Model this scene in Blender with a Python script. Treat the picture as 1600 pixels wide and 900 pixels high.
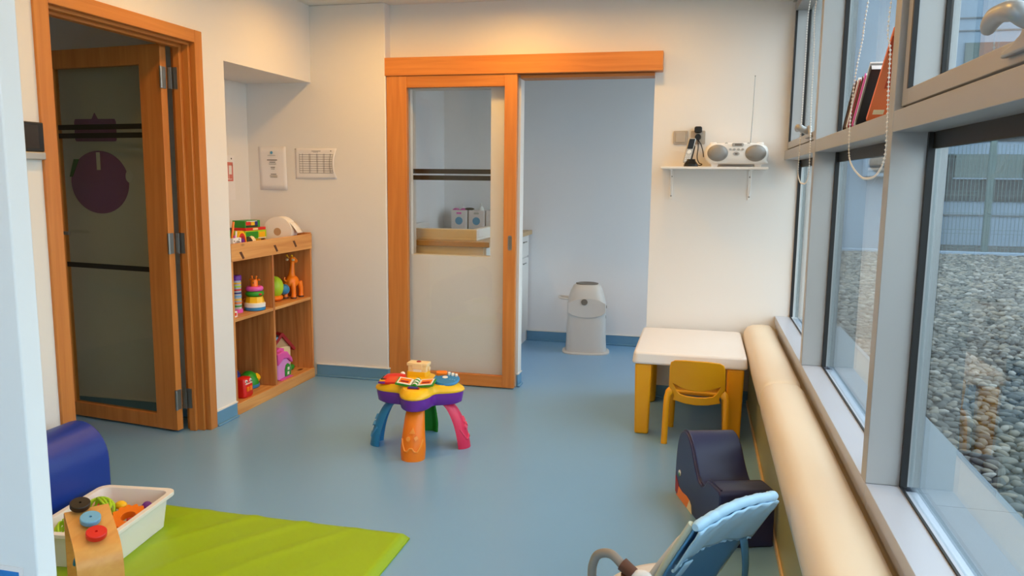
import bpy, bmesh, math, random
import numpy as np
from mathutils import Vector, Matrix
random.seed(7)
rng = np.random.default_rng(7)
PI = math.pi
sc = bpy.context.scene
COL = sc.collection
for o in list(bpy.data.objects):
    bpy.data.objects.remove(o, do_unlink=True)

# ------------------------------------------------------------------ camera
YAW, PITCH, ROLL = 0.2340126, 0.1381157, 0.0112617
fw = Vector((-math.sin(YAW)*math.cos(PITCH), math.cos(YAW)*math.cos(PITCH), -math.sin(PITCH)))
rt = Vector((math.cos(YAW), math.sin(YAW), 0)); up = rt.cross(fw)
r2 = rt*math.cos(ROLL) + up*math.sin(ROLL); u2 = up*math.cos(ROLL) - rt*math.sin(ROLL)
cam = bpy.data.cameras.new('camera'); cam.sensor_width = 36; cam.lens = 1224.98*36/1600
cam.clip_start = .02; cam.clip_end = 200
camo = bpy.data.objects.new('camera', cam); COL.objects.link(camo)
M = Matrix.Identity(4)
for i in range(3):
    M[i][0], M[i][1], M[i][2] = r2[i], u2[i], -fw[i]
M[2][3] = 1.4
camo.matrix_world = M
sc.camera = camo

# ------------------------------------------------------------------ world: even overcast sky
w = bpy.data.worlds.new('overcast_sky'); sc.world = w; w.use_nodes = True
bg = w.node_tree.nodes['Background']
bg.inputs[0].default_value = (.89, .94, 1.0, 1); bg.inputs[1].default_value = 4.3
vs = sc.view_settings
vs.view_transform = 'Standard'; vs.look = 'None'; vs.exposure = 0.0; vs.gamma = 1.0; vs.use_curve_mapping = False
LAMP_COL = (1.0, .53, .11)
LAMP_W = 7.0

# ------------------------------------------------------------------ helpers
def lin(c):
    return tuple(((v/255)/12.92 if v/255 <= .04045 else ((v/255+.055)/1.055)**2.4) for v in c)
MATS = {}
def mat(name, rgb, rough=.5, metal=0, var=.06, scale=6, bump=0, bscale=200, stretch=(1, 1, 1), emit=None, spec=.5, coat=0, alpha=None):
    m = bpy.data.materials.new(name); m.use_nodes = True
    nt = m.node_tree; n = nt.nodes; L = nt.links
    b = n['Principled BSDF']
    c = lin(rgb)
    tc = n.new('ShaderNodeTexCoord'); mp = n.new('ShaderNodeMapping'); mp.inputs['Scale'].default_value = stretch
    L.new(tc.outputs['Object'], mp.inputs['Vector'])
    nz = n.new('ShaderNodeTexNoise'); nz.inputs['Scale'].default_value = scale; nz.inputs['Detail'].default_value = 4
    L.new(mp.outputs[0], nz.inputs['Vector'])
    mx = n.new('ShaderNodeMix'); mx.data_type = 'RGBA'
    mx.inputs[6].default_value = tuple(max(0, v*(1-var)) for v in c)+(1,)
    mx.inputs[7].default_value = tuple(min(1, v*(1+var)) for v in c)+(1,)
    L.new(nz.outputs[0], mx.inputs[0]); L.new(mx.outputs[2], b.inputs['Base Color'])
    b.inputs['Roughness'].default_value = rough; b.inputs['Metallic'].default_value = metal
    b.inputs['Specular IOR Level'].default_value = spec
    if coat: b.inputs['Coat Weight'].default_value = coat; b.inputs['Coat Roughness'].default_value = .15
    if bump:
        n2 = n.new('ShaderNodeTexNoise'); n2.inputs['Scale'].default_value = bscale; n2.inputs['Detail'].default_value = 3
        L.new(mp.outputs[0], n2.inputs['Vector'])
        bp = n.new('ShaderNodeBump'); bp.inputs['Strength'].default_value = bump; bp.inputs['Distance'].default_value = .002
        L.new(n2.outputs[0], bp.inputs['Height']); L.new(bp.outputs[0], b.inputs['Normal'])
    if emit:
        b.inputs['Emission Color'].default_value = lin(emit[0])+(1,); b.inputs['Emission Strength'].default_value = emit[1]
    MATS[name] = m
    return m
def wood(name, dark, light, axis='z', rough=.42, knots=False, sc_=1.0):
    m = bpy.data.materials.new(name); m.use_nodes = True
    nt = m.node_tree; n = nt.nodes; L = nt.links; b = n['Principled BSDF']
    tc = n.new('ShaderNodeTexCoord'); mp = n.new('ShaderNodeMapping')
    s = {'x': (1.2, 22, 22), 'y': (22, 1.2, 22), 'z': (22, 22, 1.2)}[axis]
    mp.inputs['Scale'].default_value = tuple(v*sc_ for v in s)
    oi = n.new('ShaderNodeObjectInfo'); vm = n.new('ShaderNodeVectorMath'); vm.operation = 'ADD'
    ms = n.new('ShaderNodeMath'); ms.operation = 'MULTIPLY'; ms.inputs[1].default_value = 17
    L.new(oi.outputs['Random'], ms.inputs[0]); L.new(tc.outputs['Object'], mp.inputs['Vector'])
    L.new(mp.outputs[0], vm.inputs[0]); L.new(ms.outputs[0], vm.inputs[1])
    nz = n.new('ShaderNodeTexNoise'); nz.inputs['Scale'].default_value = 1.6; nz.inputs['Detail'].default_value = 6; nz.inputs['Distortion'].default_value = .6
    L.new(vm.outputs[0], nz.inputs['Vector'])
    cr = n.new('ShaderNodeValToRGB')
    cr.color_ramp.elements[0].position = .3; cr.color_ramp.elements[1].position = .7
    cr.color_ramp.elements[0].color = lin(dark)+(1,); cr.color_ramp.elements[1].color = lin(light)+(1,)
    L.new(nz.outputs[0], cr.inputs[0])
    hs = n.new('ShaderNodeHueSaturation')
    mr = n.new('ShaderNodeMapRange'); mr.inputs[3].default_value = .90; mr.inputs[4].default_value = 1.08
    L.new(oi.outputs['Random'], mr.inputs[0]); L.new(mr.outputs[0], hs.inputs['Value']); L.new(cr.outputs[0], hs.inputs['Color'])
    out = hs.outputs[0]
    if knots:
        vo = n.new('ShaderNodeTexVoronoi'); vo.inputs['Scale'].default_value = 3.2
        mk = n.new('ShaderNodeMapping'); sk = {'x': (1, 2.2, 2.2), 'y': (2.2, 1, 2.2), 'z': (2.2, 2.2, 1)}[axis]; mk.inputs['Scale'].default_value = sk
        va = n.new('ShaderNodeVectorMath'); va.operation = 'ADD'
        L.new(tc.outputs['Object'], mk.inputs['Vector']); L.new(mk.outputs[0], va.inputs[0]); L.new(ms.outputs[0], va.inputs[1]); L.new(va.outputs[0], vo.inputs['Vector'])
        c2 = n.new('ShaderNodeValToRGB'); c2.color_ramp.elements[0].position = .07; c2.color_ramp.elements[1].position = .13
        c2.color_ramp.elements[0].color = (1, 1, 1, 1); c2.color_ramp.elements[1].color = (0, 0, 0, 1)
        L.new(vo.outputs['Distance'], c2.inputs[0])
        mx = n.new('ShaderNodeMix'); mx.data_type = 'RGBA'; mx.inputs[7].default_value = lin((96, 44, 16))+(1,)
        L.new(c2.outputs[0], mx.inputs[0]); L.new(out, mx.inputs[6]); out = mx.outputs[2]
    L.new(out, b.inputs['Base Color']); b.inputs['Roughness'].default_value = rough
    bp = n.new('ShaderNodeBump'); bp.inputs['Strength'].default_value = .08; bp.inputs['Distance'].default_value = .001
    L.new(nz.outputs[0], bp.inputs['Height']); L.new(bp.outputs[0], b.inputs['Normal'])
    MATS[name] = m; return m
def glass(name, tint, ior=1.5, rough=0.0):
    m = bpy.data.materials.new(name); m.use_nodes = True
    nt = m.node_tree; n = nt.nodes; L = nt.links; n.remove(n['Principled BSDF'])
    out = n['Material Output']; t = n.new('ShaderNodeBsdfTransparent'); t.inputs[0].default_value = tint+(1,)
    g = n.new('ShaderNodeBsdfGlossy'); g.inputs['Roughness'].default_value = rough
    f = n.new('ShaderNodeFresnel'); ge = n.new('ShaderNodeNewGeometry'); mi = n.new('ShaderNodeMix')
    mi.inputs[2].default_value = ior; mi.inputs[3].default_value = 1/ior      # same reflectance from both faces of the sheet
    L.new(ge.outputs['Backfacing'], mi.inputs[0]); L.new(mi.outputs[0], f.inputs[0])
    mx = n.new('ShaderNodeMixShader'); L.new(f.outputs[0], mx.inputs[0]); L.new(t.outputs[0], mx.inputs[1]); L.new(g.outputs[0], mx.inputs[2])
    L.new(mx.outputs[0], out.inputs[0]); MATS[name] = m; return m

class B:
    def __init__(s): s.bm = bmesh.new()
    def quadmesh(s, vs, fs):
        v = [s.bm.verts.new(p) for p in vs]
        for f in fs:
            try: s.bm.faces.new([v[i] for i in f])
            except ValueError: pass
        return s
    def box(s, x0, x1, y0, y1, z0, z1):
        p = [(x0, y0, z0), (x1, y0, z0), (x1, y1, z0), (x0, y1, z0), (x0, y0, z1), (x1, y0, z1), (x1, y1, z1), (x0, y1, z1)]
        return s.quadmesh(p, [(3, 2, 1, 0), (4, 5, 6, 7), (0, 1, 5, 4), (1, 2, 6, 5), (2, 3, 7, 6), (3, 0, 4, 7)])
    def prism(s, poly, a, b, f=lambda u, v, w: (u, v, w)):
        """poly list of (u,v); extruded along w from a to b; f maps (u,v,w) -> xyz"""
        n = len(poly)
        vs = [f(u, v, a) for u, v in poly] + [f(u, v, b) for u, v in poly]
        fs = [tuple(range(n))[::-1], tuple(range(n, 2*n))] + [(i, (i+1) % n, n+(i+1) % n, n+i) for i in range(n)]
        return s.quadmesh(vs, fs)
    def lathe(s, prof, c=(0, 0, 0), seg=24, M=None, sx=1, sy=1):
        """prof list of (r,z)"""
        vs = []; fs = []
        for r, z in prof:
            for i in range(seg):
                a = 2*PI*i/seg
                p = Vector((r*math.cos(a)*sx, r*math.sin(a)*sy, z))
                if M is not None: p = M @ p
                vs.append((p.x+c[0], p.y+c[1], p.z+c[2]))
        for j in range(len(prof)-1):
            for i in range(seg):
                fs.append((j*seg+i, j*seg+(i+1) % seg, (j+1)*seg+(i+1) % seg, (j+1)*seg+i))
        ring = prof[0] == prof[-1]
        if prof[0][0] > 1e-6 and not ring: fs.append(tuple(range(seg))[::-1])
        if prof[-1][0] > 1e-6 and not ring: fs.append(tuple((len(prof)-1)*seg+i for i in range(seg)))
        s.quadmesh(vs, fs)
        bmesh.ops.remove_doubles(s.bm, verts=s.bm.verts[:], dist=1e-6)
        return s
    def cyl(s, p0, p1, r0, r1=None, seg=16):
        r1 = r0 if r1 is None else r1
        return s.tube([p0, p1], [r0, r1], seg)
    def tube(s, pts, r, seg=10, closed=False, ell=1.0):
        pts = [Vector(p) for p in pts]; n = len(pts)
        rs = r if isinstance(r, (list, tuple)) else [r]*n
        vs = []; fs = []
        prev = None
        for i in range(n):
            if closed: t = pts[(i+1) % n]-pts[i-1]
            else: t = pts[min(i+1, n-1)]-pts[max(i-1, 0)]
            t.normalize()
            if prev is None:
                a = Vector((0, 0, 1)) if abs(t.z) < .9 else Vector((1, 0, 0))
                u = t.cross(a).normalized()
            else:
                u = (prev - t*prev.dot(t)).normalized()
            prev = u; v = t.cross(u)
            for k in range(seg):
                an = 2*PI*k/seg
                p = pts[i]+(u*math.cos(an)+v*math.sin(an)*ell)*rs[i]
                vs.append(tuple(p))
        m = n if closed else n-1
        for i in range(m):
            j = (i+1) % n
            for k in range(seg):
                fs.append((i*seg+k, i*seg+(k+1) % seg, j*seg+(k+1) % seg, j*seg+k))
        if not closed:
            fs.append(tuple(range(seg))[::-1]); fs.append(tuple((n-1)*seg+k for k in range(seg)))
        return s.quadmesh(vs, fs)
    def ball(s, c, r, seg=16, sx=1, sy=1, sz=1, R=None):
        n = seg//2
        prof = [(math.sin(PI*i/n)*r if 0 < i < n else 0, -math.cos(PI*i/n)*r) for i in range(n+1)]
        D = Matrix.Diagonal((sx, sy, sz)).to_4x4()
        if R is not None: D = R.to_4x4() @ D
        return s.lathe(prof, c, seg, D)
    def grid(s, f, nu, nv, closeu=False):
        vs = [f(i/(nu if closeu else nu), j/nv) for i in range(nu if closeu else nu+1) for j in range(nv+1)]
        fs = []
        N = nu if closeu else nu+1
        for i in range(nu):
            for j in range(nv):
                a = (i % N)*(nv+1)+j; b = ((i+1) % N)*(nv+1)+j
                fs.append((a, b, b+1, a+1))
        return s.quadmesh(vs, fs)
    def plate(s, outer, holes, a, b, f):
        """2-D outline with holes, extruded from w=a to w=b, mapped by f(u,v,w)"""
        t = bmesh.new(); edges = []
        for loop in [outer]+holes:
            vv = [t.verts.new((p[0], p[1], 0)) for p in loop]
            for i in range(len(vv)): edges.append(t.edges.new((vv[i], vv[(i+1) % len(vv)])))
        bmesh.ops.triangle_fill(t, use_beauty=True, use_dissolve=False, edges=edges)
        t.verts.ensure_lookup_table(); t.verts.index_update()
        V = [tuple(v.co[:2]) for v in t.verts]; F = [[v.index for v in fc.verts] for fc in t.faces]
        bd = [(e.verts[0].index, e.verts[1].index) for e in t.edges if len(e.link_faces) == 1]
        n = len(V)
        vs = [f(u, v, a) for u, v in V]+[f(u, v, b) for u, v in V]
        fs = [tuple(x) for x in F]+[tuple(i+n for i in x[::-1]) for x in F]+[(i, j, j+n, i+n) for i, j in bd]
        t.free()
        return s.quadmesh(vs, fs)
    def obj(s, name, m, parent=None, bevel=0, smooth=False, sub=0, seg=2, solid=0, ang=40):
        bmesh.ops.recalc_face_normals(s.bm, faces=s.bm.faces[:])
        me = bpy.data.meshes.new(name); s.bm.to_mesh(me); s.bm.free()
        o = bpy.data.objects.new(name, me); COL.objects.link(o)
        me.materials.append(MATS[m] if isinstance(m, str) else m)
        if parent is not None: o.parent = parent
        if solid:
            md = o.modifiers.new('solid', 'SOLIDIFY'); md.thickness = solid; md.offset = 0
        if bevel:
            md = o.modifiers.new('bevel', 'BEVEL'); md.width = bevel; md.segments = seg; md.limit_method = 'ANGLE'; md.angle_limit = math.radians(35)
        if sub:
            md = o.modifiers.new('sub', 'SUBSURF'); md.levels = sub; md.render_levels = sub
        if smooth or bevel or sub:
            for p in me.polygons: p.use_smooth = True
            if not sub and hasattr(me, 'set_sharp_from_angle'): me.set_sharp_from_angle(angle=math.radians(ang))
        return o
def thing(name, label, cat, loc=(0, 0, 0), rz=0, group=None, kind=None):
    o = bpy.data.objects.new(name, None); COL.objects.link(o); o.empty_display_size = .05
    o.location = loc; o.rotation_euler = (0, 0, rz)
    return tag(o, label, cat, group, kind)
def tag(o, label=None, cat=None, group=None, kind=None):
    if label: o['label'] = label
    if cat: o['category'] = cat
    if group: o['group'] = group
    if kind: o['kind'] = kind
    return o
def struct(o, label=None, cat=None): return tag(o, label, cat, None, 'structure')
def rrect(w, h, r, n=5, cx=0, cy=0):
    pts = []
    for (sx, sy, a0) in ((1, 1, 0), (-1, 1, 90), (-1, -1, 180), (1, -1, 270)):
        for i in range(n+1):
            a = math.radians(a0+90*i/n)
            pts.append((cx+sx*(w/2-r)+r*math.cos(a), cy+sy*(h/2-r)+r*math.sin(a)))
    return pts
def circ(r, n=24, cx=0, cy=0): return [(cx+r*math.cos(2*PI*i/n), cy+r*math.sin(2*PI*i/n)) for i in range(n)]
def smooth_path(pts, n=6):
    P = [Vector(p) for p in pts]; out = []
    for i in range(len(P)-1):
        a = P[max(i-1, 0)]; b = P[i]; c = P[i+1]; d = P[min(i+2, len(P)-1)]
        for k in range(n):
            t = k/n
            out.append(.5*((2*b)+(c-a)*t+(2*a-5*b+4*c-d)*t*t+(3*b-a-3*c+d)*t**3))
    out.append(P[-1]); return out

# ------------------------------------------------------------------ materials
mat('wall_paint', (232, 228, 224), .85, var=.012, scale=2, bump=.08, bscale=180)
mat('wall_cool', (243, 241, 243), .85, var=.012, scale=2, bump=.08, bscale=180)
mat('wall_white_gloss', (232, 236, 238), .45, var=.01, scale=2)
mat('ceiling_paint', (228, 226, 222), .9, var=.012, scale=2)
mat('vinyl_floor', (126, 172, 212), .28, var=.05, scale=1.3, bump=.02, bscale=60)
mat('vinyl_skirting', (104, 152, 186), .42, var=.04, scale=3)
mat('white_trim', (236, 234, 230), .5, var=.02)
wood('beech_v', (196, 118, 52), (214, 138, 66), 'z')
wood('beech_h', (196, 116, 50), (214, 136, 64), 'x')
wood('beech_y', (196, 116, 50), (214, 136, 64), 'y')
wood('pine_v', (176, 104, 50), (214, 148, 84), 'z', .5, True)
wood('pine_y', (202, 134, 70), (228, 168, 100), 'y', .5, True)
wood('pine_x', (196, 128, 66), (222, 160, 94), 'x', .5, True)
wood('plywood', (222, 158, 82), (236, 178, 100), 'y', .35)
wood('worktop', (206, 168, 118), (220, 186, 140), 'x', .4)
mat('outer_sill_metal', (112, 124, 134), .5, .2)
mat('sill_sky_tint', (188, 193, 206), .35, .15, var=.02, scale=3)  # paler and bluer than the frames: reflected sky light put into the colour
mat('aluminium', (174, 174, 174), .4, .4, var=.03, scale=3)
mat('gasket', (18, 18, 20), .5, var=.1)
glass('pane_glass', (.80, .88, .90))
glass('clear_glass', (.99, .995, .99), 1.38)
glass('door_glass', (.84, .85, .78))
mat('black_tape', (26, 24, 22), .5, var=.1)
mat('steel', (150, 150, 148), .35, .9, var=.05)
mat('purple_card', (150, 92, 160), .8, var=.05)
mat('green_card', (40, 130, 80), .8)
mat('paper', (236, 232, 232), .8, var=.02)
mat('ink', (70, 68, 72), .8, var=.1)
mat('ink_blue', (90, 160, 200), .7)
mat('ink_pink', (210, 120, 110), .8)
mat('device_black', (22, 21, 22), .25, var=.1)
mat('screen_black', (44, 38, 38), .12, var=.05)
mat('white_plastic', (240, 236, 232), .4, var=.02)
mat('cushion_cream', (236, 220, 196), .42, var=.03, scale=2, bump=.05, bscale=90)
mat('bench_panel', (172, 166, 112), .3, var=.06, scale=2)
mat('bench_strip', (222, 190, 140), .4)
mat('yellow_plastic', (238, 168, 12), .42, var=.03, scale=3)
mat('table_white', (238, 233, 230), .32, var=.015)
mat('navy_leatherette', (34, 40, 84), .38, var=.05, bump=.06, bscale=120)
mat('royal_blue', (18, 54, 150), .4, var=.05, bump=.06, bscale=120)
mat('mat_green', (152, 186, 12), .5, var=.05, scale=2, bump=.1, bscale=90)
mat('t_yellow', (250, 196, 20), .35, var=.03)
mat('t_purple', (112, 42, 160), .38, var=.03)
mat('t_orange', (250, 130, 16), .38, var=.03)
mat('t_orange_light', (255, 158, 62), .35, var=.02)  # four lighter leg copies: highlights on the embossing put into the colour
mat('t_blue_light', (76, 156, 210), .35, var=.02)
mat('t_pinkred_light', (240, 84, 122), .35, var=.02)
mat('t_green_light', (76, 172, 72), .35, var=.02)
mat('t_blue', (40, 130, 190), .38, var=.03)
mat('t_red', (222, 34, 30), .35, var=.03)
mat('t_pinkred', (226, 48, 92), .38, var=.03)
mat('t_green', (40, 150, 40), .38, var=.03)
mat('t_lime', (172, 214, 40), .45, var=.04)
mat('t_cream', (246, 222, 172), .45, var=.03)
mat('t_pink', (232, 92, 184), .45, var=.03)
mat('t_lilac', (226, 150, 222), .45, var=.03)
mat('t_white', (242, 240, 236), .4, var=.02)
mat('t_skyblue', (110, 176, 220), .45, var=.03)
mat('t_darkblue', (30, 36, 130), .4)
mat('t_black', (30, 26, 26), .45, var=.1)
mat('t_brown', (92, 52, 30), .55)
mat('t_darkred', (160, 26, 34), .45)
mat('bouncer_blue', (166, 210, 242), .42, var=.05, scale=5, bump=.3, bscale=40)
mat('bouncer_dark', (92, 156, 206), .5, var=.06, scale=5, bump=.2, bscale=40)
mat('strap_blue', (86, 138, 172), .7)
mat('grey_tube', (142, 136, 130), .45, .2)
mat('off_white_cloth', (226, 222, 220), .8, bump=.2, bscale=60)
mat('speaker_grey', (150, 146, 142), .45, .4, bump=.4, bscale=600)
mat('silver', (190, 186, 180), .35, .6)
mat('switch_plate', (184, 170, 154), .38, .35)
mat('binding', (196, 204, 188), .8)
mat('bin_white', (212, 207, 203), .4, var=.02)
mat('bin_grey', (120, 112, 104), .45)
mat('toilet_paper', (246, 238, 228), .95, bump=.2, bscale=120)
mat('cardboard', (196, 160, 120), .9)
mat('pebble', (198, 194, 186), .7, var=.28, scale=26, bump=.1, bscale=80)
mat('gravel_bed', (70, 70, 68), .9, var=.4, scale=60, bump=.8, bscale=40)
mat('facade', (122, 140, 158), .8, var=.02, scale=.5)
mat('facade_grey', (44, 49, 52), .7, var=.05)
mat('facade_line', (90, 96, 102), .7)
mat('dark_window', (70, 86, 84), .12, var=.1)
mat('fence_green', (74, 96, 96), .5)
mat('lamp_glow', (255, 232, 200), .5, emit=((255, 208, 150), 1.0))
mat('translucent_box', (236, 226, 226), .35, var=.03)
mat('sticker_blue', (70, 152, 200), .5)
mat('orange_cover', (246, 122, 66), .45, var=.05)
mat('orange_dark', (204, 66, 20), .45)
mat('blue_print', (30, 120, 196), .5, var=.35, scale=40)

# ================================================================== STRUCTURE
ZC = 2.53
b = B().box(-5.2, .60, -2.2, 6.75, -.06, 0)
struct(b.obj('floor', 'vinyl_floor'))
b = B().box(-2.72, .66, -2.2, 5.2, ZC, ZC+.1)
b.box(-2.3, .66, 5.2, 6.75, ZC, ZC+.1).box(-5.2, -2.72, .6, 3.95, 2.47, 2.6)
struct(b.obj('ceiling', 'ceiling_paint'))
# left wall with door hole and niche
b = B()
b.box(-2.72, -2.6, -2.2, 2.70, 0, ZC).box(-2.72, -2.6, 2.70, 3.74, 2.12, ZC).box(-2.72, -2.6, 3.74, 3.967, 0, ZC)
b.box(-3.2, -2.72, 3.85, 3.967, 0, 2.6).box(-3.2, -2.6, 3.967, 4.97, 2.03, 2.6).box(-3.2, -3.09, 3.967, 4.97, 0, 2.03)
struct(b.obj('wall_left', 'wall_paint'))
# back wall: protruding left segment
b = B().box(-3.2, -2.06, 4.97, 5.16, 0, ZC)
struct(b.obj('wall_back_left', 'wall_paint', bevel=.006))
b = B()
b.box(-2.06, -1.92, 5.06, 5.16, 0, ZC).box(-1.92, -1.36, 5.06, 5.16, 0, .88).box(-1.92, -1.36, 5.06, 5.16, 1.985, ZC)
b.box(-1.36, -1.16, 5.06, 5.16, 0, ZC).box(-1.16, -.31, 5.06, 5.16, 2.06, ZC).box(-.31, .66, 5.06, 5.16, 0, ZC)
struct(b.obj('wall_back', 'wall_paint'))
# changing room behind
b = B().box(-2.3, .66, 6.62, 6.75, 0, ZC); struct(b.obj('wall_changing_room_back', 'wall_cool'))
b = B().box(-2.3, -2.2, 5.16, 6.62, 0, ZC); struct(b.obj('wall_changing_room_left', 'wall_cool'))
b = B().box(.56, .66, 5.16, 6.62, 0, .5).box(.56, .66, 5.16, 5.25, .5, .9).box(.56, .66, 6.55, 6.62, .5, .9).box(.56, .66, 5.16, 5.25, .9, 2.45).box(.56, .66, 6.55, 6.62, .9, 2.45).box(.56, .66, 5.16, 6.62, 2.45, ZC)
struct(b.obj('wall_changing_room_right', 'wall_cool'))
# corridor behind the hinged door
b = B().box(-5.2, -3.2, 3.85, 3.95, 0, 2.6); struct(b.obj('wall_corridor_end', 'wall_paint'))
b = B().box(-5.2, -5.1, .6, 3.85, 0, 2.6); struct(b.obj('wall_corridor_far', 'wall_paint'))
b = B().box(-5.2, -2.72, .5, .6, 0, 2.6); struct(b.obj('wall_corridor_near', 'wall_paint'))
# spandrel and front
b = B().box(.50, .66, -2.2, 5.06, 0, .50); struct(b.obj('wall_right', 'wall_paint'))
b = B().box(-2.72, .66, -2.3, -2.2, 0, .9).box(-2.72, .66, -2.3, -2.2, 2.2, ZC).box(-2.72, -2.5, -2.3, -2.2, .9, 2.2).box(-.9, .66, -2.3, -2.2, .9, 2.2)
struct(b.obj('wall_front', 'wall_paint'))
wn = thing('window_8', 'unseen wide window added behind the camera for daylight', 'window', (-1.7, -2.25, .9), kind='structure')  # not in view, added so daylight reaches the partition and near floor
B().box(-.8, .8, -.003, .003, 0, 1.3).obj('pane', 'pane_glass', wn)
for x in (-.8, -.025, .75): B().box(x, x+.05, -.03, .03, 0, 1.3).obj('mullion', 'aluminium', wn)
# near partition at the picture's left edge
b = B().box(-2.60, -1.2, 1.158, 1.204, 0, ZC)
struct(b.obj('wall_partition', 'wall_white_gloss', bevel=.003))

# skirting boards: coved vinyl with a thin white cap
def skirting(n, segs, h=.085):
    r = B(); c = B()
    for (x0, x1, y0, y1, nx, ny) in segs:      # box footprint of the skirting, normal direction for the cove foot
        r.box(x0, x1, y0, y1, 0, h)
        r.box(x0+(nx*.012 if nx < 0 else 0), x1+(nx*.012 if nx > 0 else 0), y0+(ny*.012 if ny < 0 else 0), y1+(ny*.012 if ny > 0 else 0), 0, .012)
        c.box(x0, x1+(nx*.004 if nx > 0 else 0), y0+(ny*.004 if ny < 0 else 0), y1, h, h+.007)
    root = r.obj(n, 'vinyl_skirting', bevel=.004); struct(root)
    c.obj('cap', 'white_trim', root)
skirting('baseboard_left', [(-2.6, -2.592, 3.765, 3.967, 1, 0), (-2.6, -2.592, 1.21, 2.675, 1, 0)])
skirting('baseboard_back_left', [(-2.6, -2.056, 4.962, 4.97, 0, -1), (-2.06, -2.052, 4.97, 5.06, 1, 0)])
skirting('baseboard_back', [(-1.168, -1.156, 5.052, 5.16, 1, 0), (-.30, .34, 5.052, 5.06, 0, -1), (-.318, -.31, 5.052, 5.16, -1, 0)])
skirting('baseboard_changing_room', [(-1.44, .56, 6.612, 6.62, 0, -1)])
skirting('baseboard_corridor', [(-5.1, -2.73, 3.842, 3.85, 0, -1)])

# ---------------------------------------------------------------- hinged door in the left wall
d1 = thing('door_1', 'open beech door with dark tinted glass and black tape stripes in the left wall', 'door', (-2.6, 3.2, 0), 0, kind='structure')
def L1(x0, x1, y0, y1, z0, z1, bb): return bb.box(x0+2.6, x1+2.6, y0-3.2, y1-3.2, z0, z1)
bb = B(); L1(-2.73, -2.588, 2.68, 2.755, 0, 2.147, bb); bb.obj('jamb', 'beech_v', d1, bevel=.003)
bb = B(); L1(-2.62, -2.588, 3.70, 3.762, 0, 2.147, bb); L1(-2.66, -2.62, 3.685, 3.762, 0, 2.12, bb); L1(-2.70, -2.66, 3.665, 3.762, 0, 2.12, bb); L1(-2.73, -2.70, 3.69, 3.762, 0, 2.12, bb)
bb.obj('jamb', 'beech_v', d1, bevel=.003)
bb = B(); L1(-2.62, -2.589, 2.755, 3.70, 2.082, 2.147, bb); L1(-2.66, -2.62, 2.755, 3.69, 2.068, 2.12, bb); L1(-2.70, -2.66, 2.755, 3.67, 2.055, 2.12, bb); L1(-2.73, -2.70, 2.755, 3.69, 2.075, 2.12, bb)
bb.obj('head_jamb', 'beech_y', d1, bevel=.003)
# leaf, opened a little past square. local u along leaf from hinge, v thickness
hx, hy = -2.735+2.6, 3.612-3.2; ca, sa = -.9914, .131
def lf(u, v, z): return (hx+ca*u+sa*v, hy+sa*u-ca*v, z)
def lbox(bb, u0, u1, v0, v1, z0, z1):
    return bb.prism([(u0, z0), (u1, z0), (u1, z1), (u0, z1)], v0, v1, lambda u, z, v: lf(u, v, z))
leaf = B()
lbox(leaf, 0, .145, 0, .042, .012, 2.068); lbox(leaf, .77, .91, 0, .042, .012, 2.068); lbox(leaf, .145, .77, .001, .041, 1.97, 2.068); lbox(leaf, .145, .77, .001, .041, .012, .09)
leaf = leaf.obj('leaf', 'beech_v', d1, bevel=.002)
g = B(); lbox(g, .145, .77, .018, .024, .09, 1.97); g.obj('pane', 'door_glass', leaf)
for z0 in (1.641, 1.595, .878):
    g = B(); lbox(g, .147, .768, .0165, .0178, z0, z0+.028); g.obj('tape_stripe', 'black_tape', leaf)
g = B(); lbox(g, .66, .80, -.052, -.038, 1.066, 1.084); lbox(g, .785, .805, -.05, .0, 1.066, 1.084); lbox(g, .775, .815, -.006, 0, 1.02, 1.13); g.obj('handle', 'steel', leaf, bevel=.003)
for zc in (1.90, 1.04, .185):
    g = B(); lbox(g, -.004, .0, .002, .032, zc-.055, zc+.055); lbox(g, -.03, -.004, .04, .044, zc-.055, zc+.055); g.cyl(lf(-.006, -.004, zc-.055), lf(-.006, -.004, zc+.055), .008)
    L1(-2.705, -2.675, 3.660, 3.666, zc-.055, zc+.055, g)
    g.obj('hinge', 'steel', leaf)
# purple cut-outs taped to the corridor wall
pc = thing('purple_disc', 'large purple card disc taped to the wall behind the tinted door glass', 'wall decoration', (-3.345, 3.849, 1.355))
B().prism(circ(.178, 40), 0, -.003, lambda u, v, w_: (u*1.08, w_, v)).obj('disc', 'purple_card', pc)
B().box(-.012, .012, -.006, -.0035, .07, .17).obj('tape', 'paper', pc)
B().prism(circ(.035, 10), -.004, -.006, lambda u, v, w_: (u*.7+.20, w_, v+.035)).obj('cloud_scrap', 'paper', pc)
B().prism([(-.20, .03), (-.165, .13), (-.13, .13), (-.18, .03)], -.0035, -.006, lambda u, v, w_: (u, w_, v)).obj('green_scrap', 'green_card', pc)
pl = thing('purple_label', 'purple card nameplate shape with pointed top behind the tinted door glass', 'wall decoration', (-3.355, 3.849, 1.645))
B().prism([(-.13, -.06), (.13, -.06), (.138, -.05), (.138, .05), (.13, .065), (.02, .065), (0, .10), (-.02, .065), (-.13, .065), (-.138, .05), (-.138, -.05)], 0, -.003, lambda u, v, w_: (u, w_, v)).obj('card', 'purple_card', pl)
# intercom
ic = thing('intercom', 'dark wall intercom screen with silver base beside the hinged door', 'intercom', (-2.6, 2.615, 1.455))
B().box(0, .022, -.085, .062, .032, .148).obj('housing', 'device_black', ic, bevel=.004)
B().box(.022, .0225, -.07, .035, .044, .136).obj('screen', 'screen_black', ic)
B().box(0, .026, -.085, .062, 0, .031).obj('base', 'silver', ic, bevel=.004)

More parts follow.
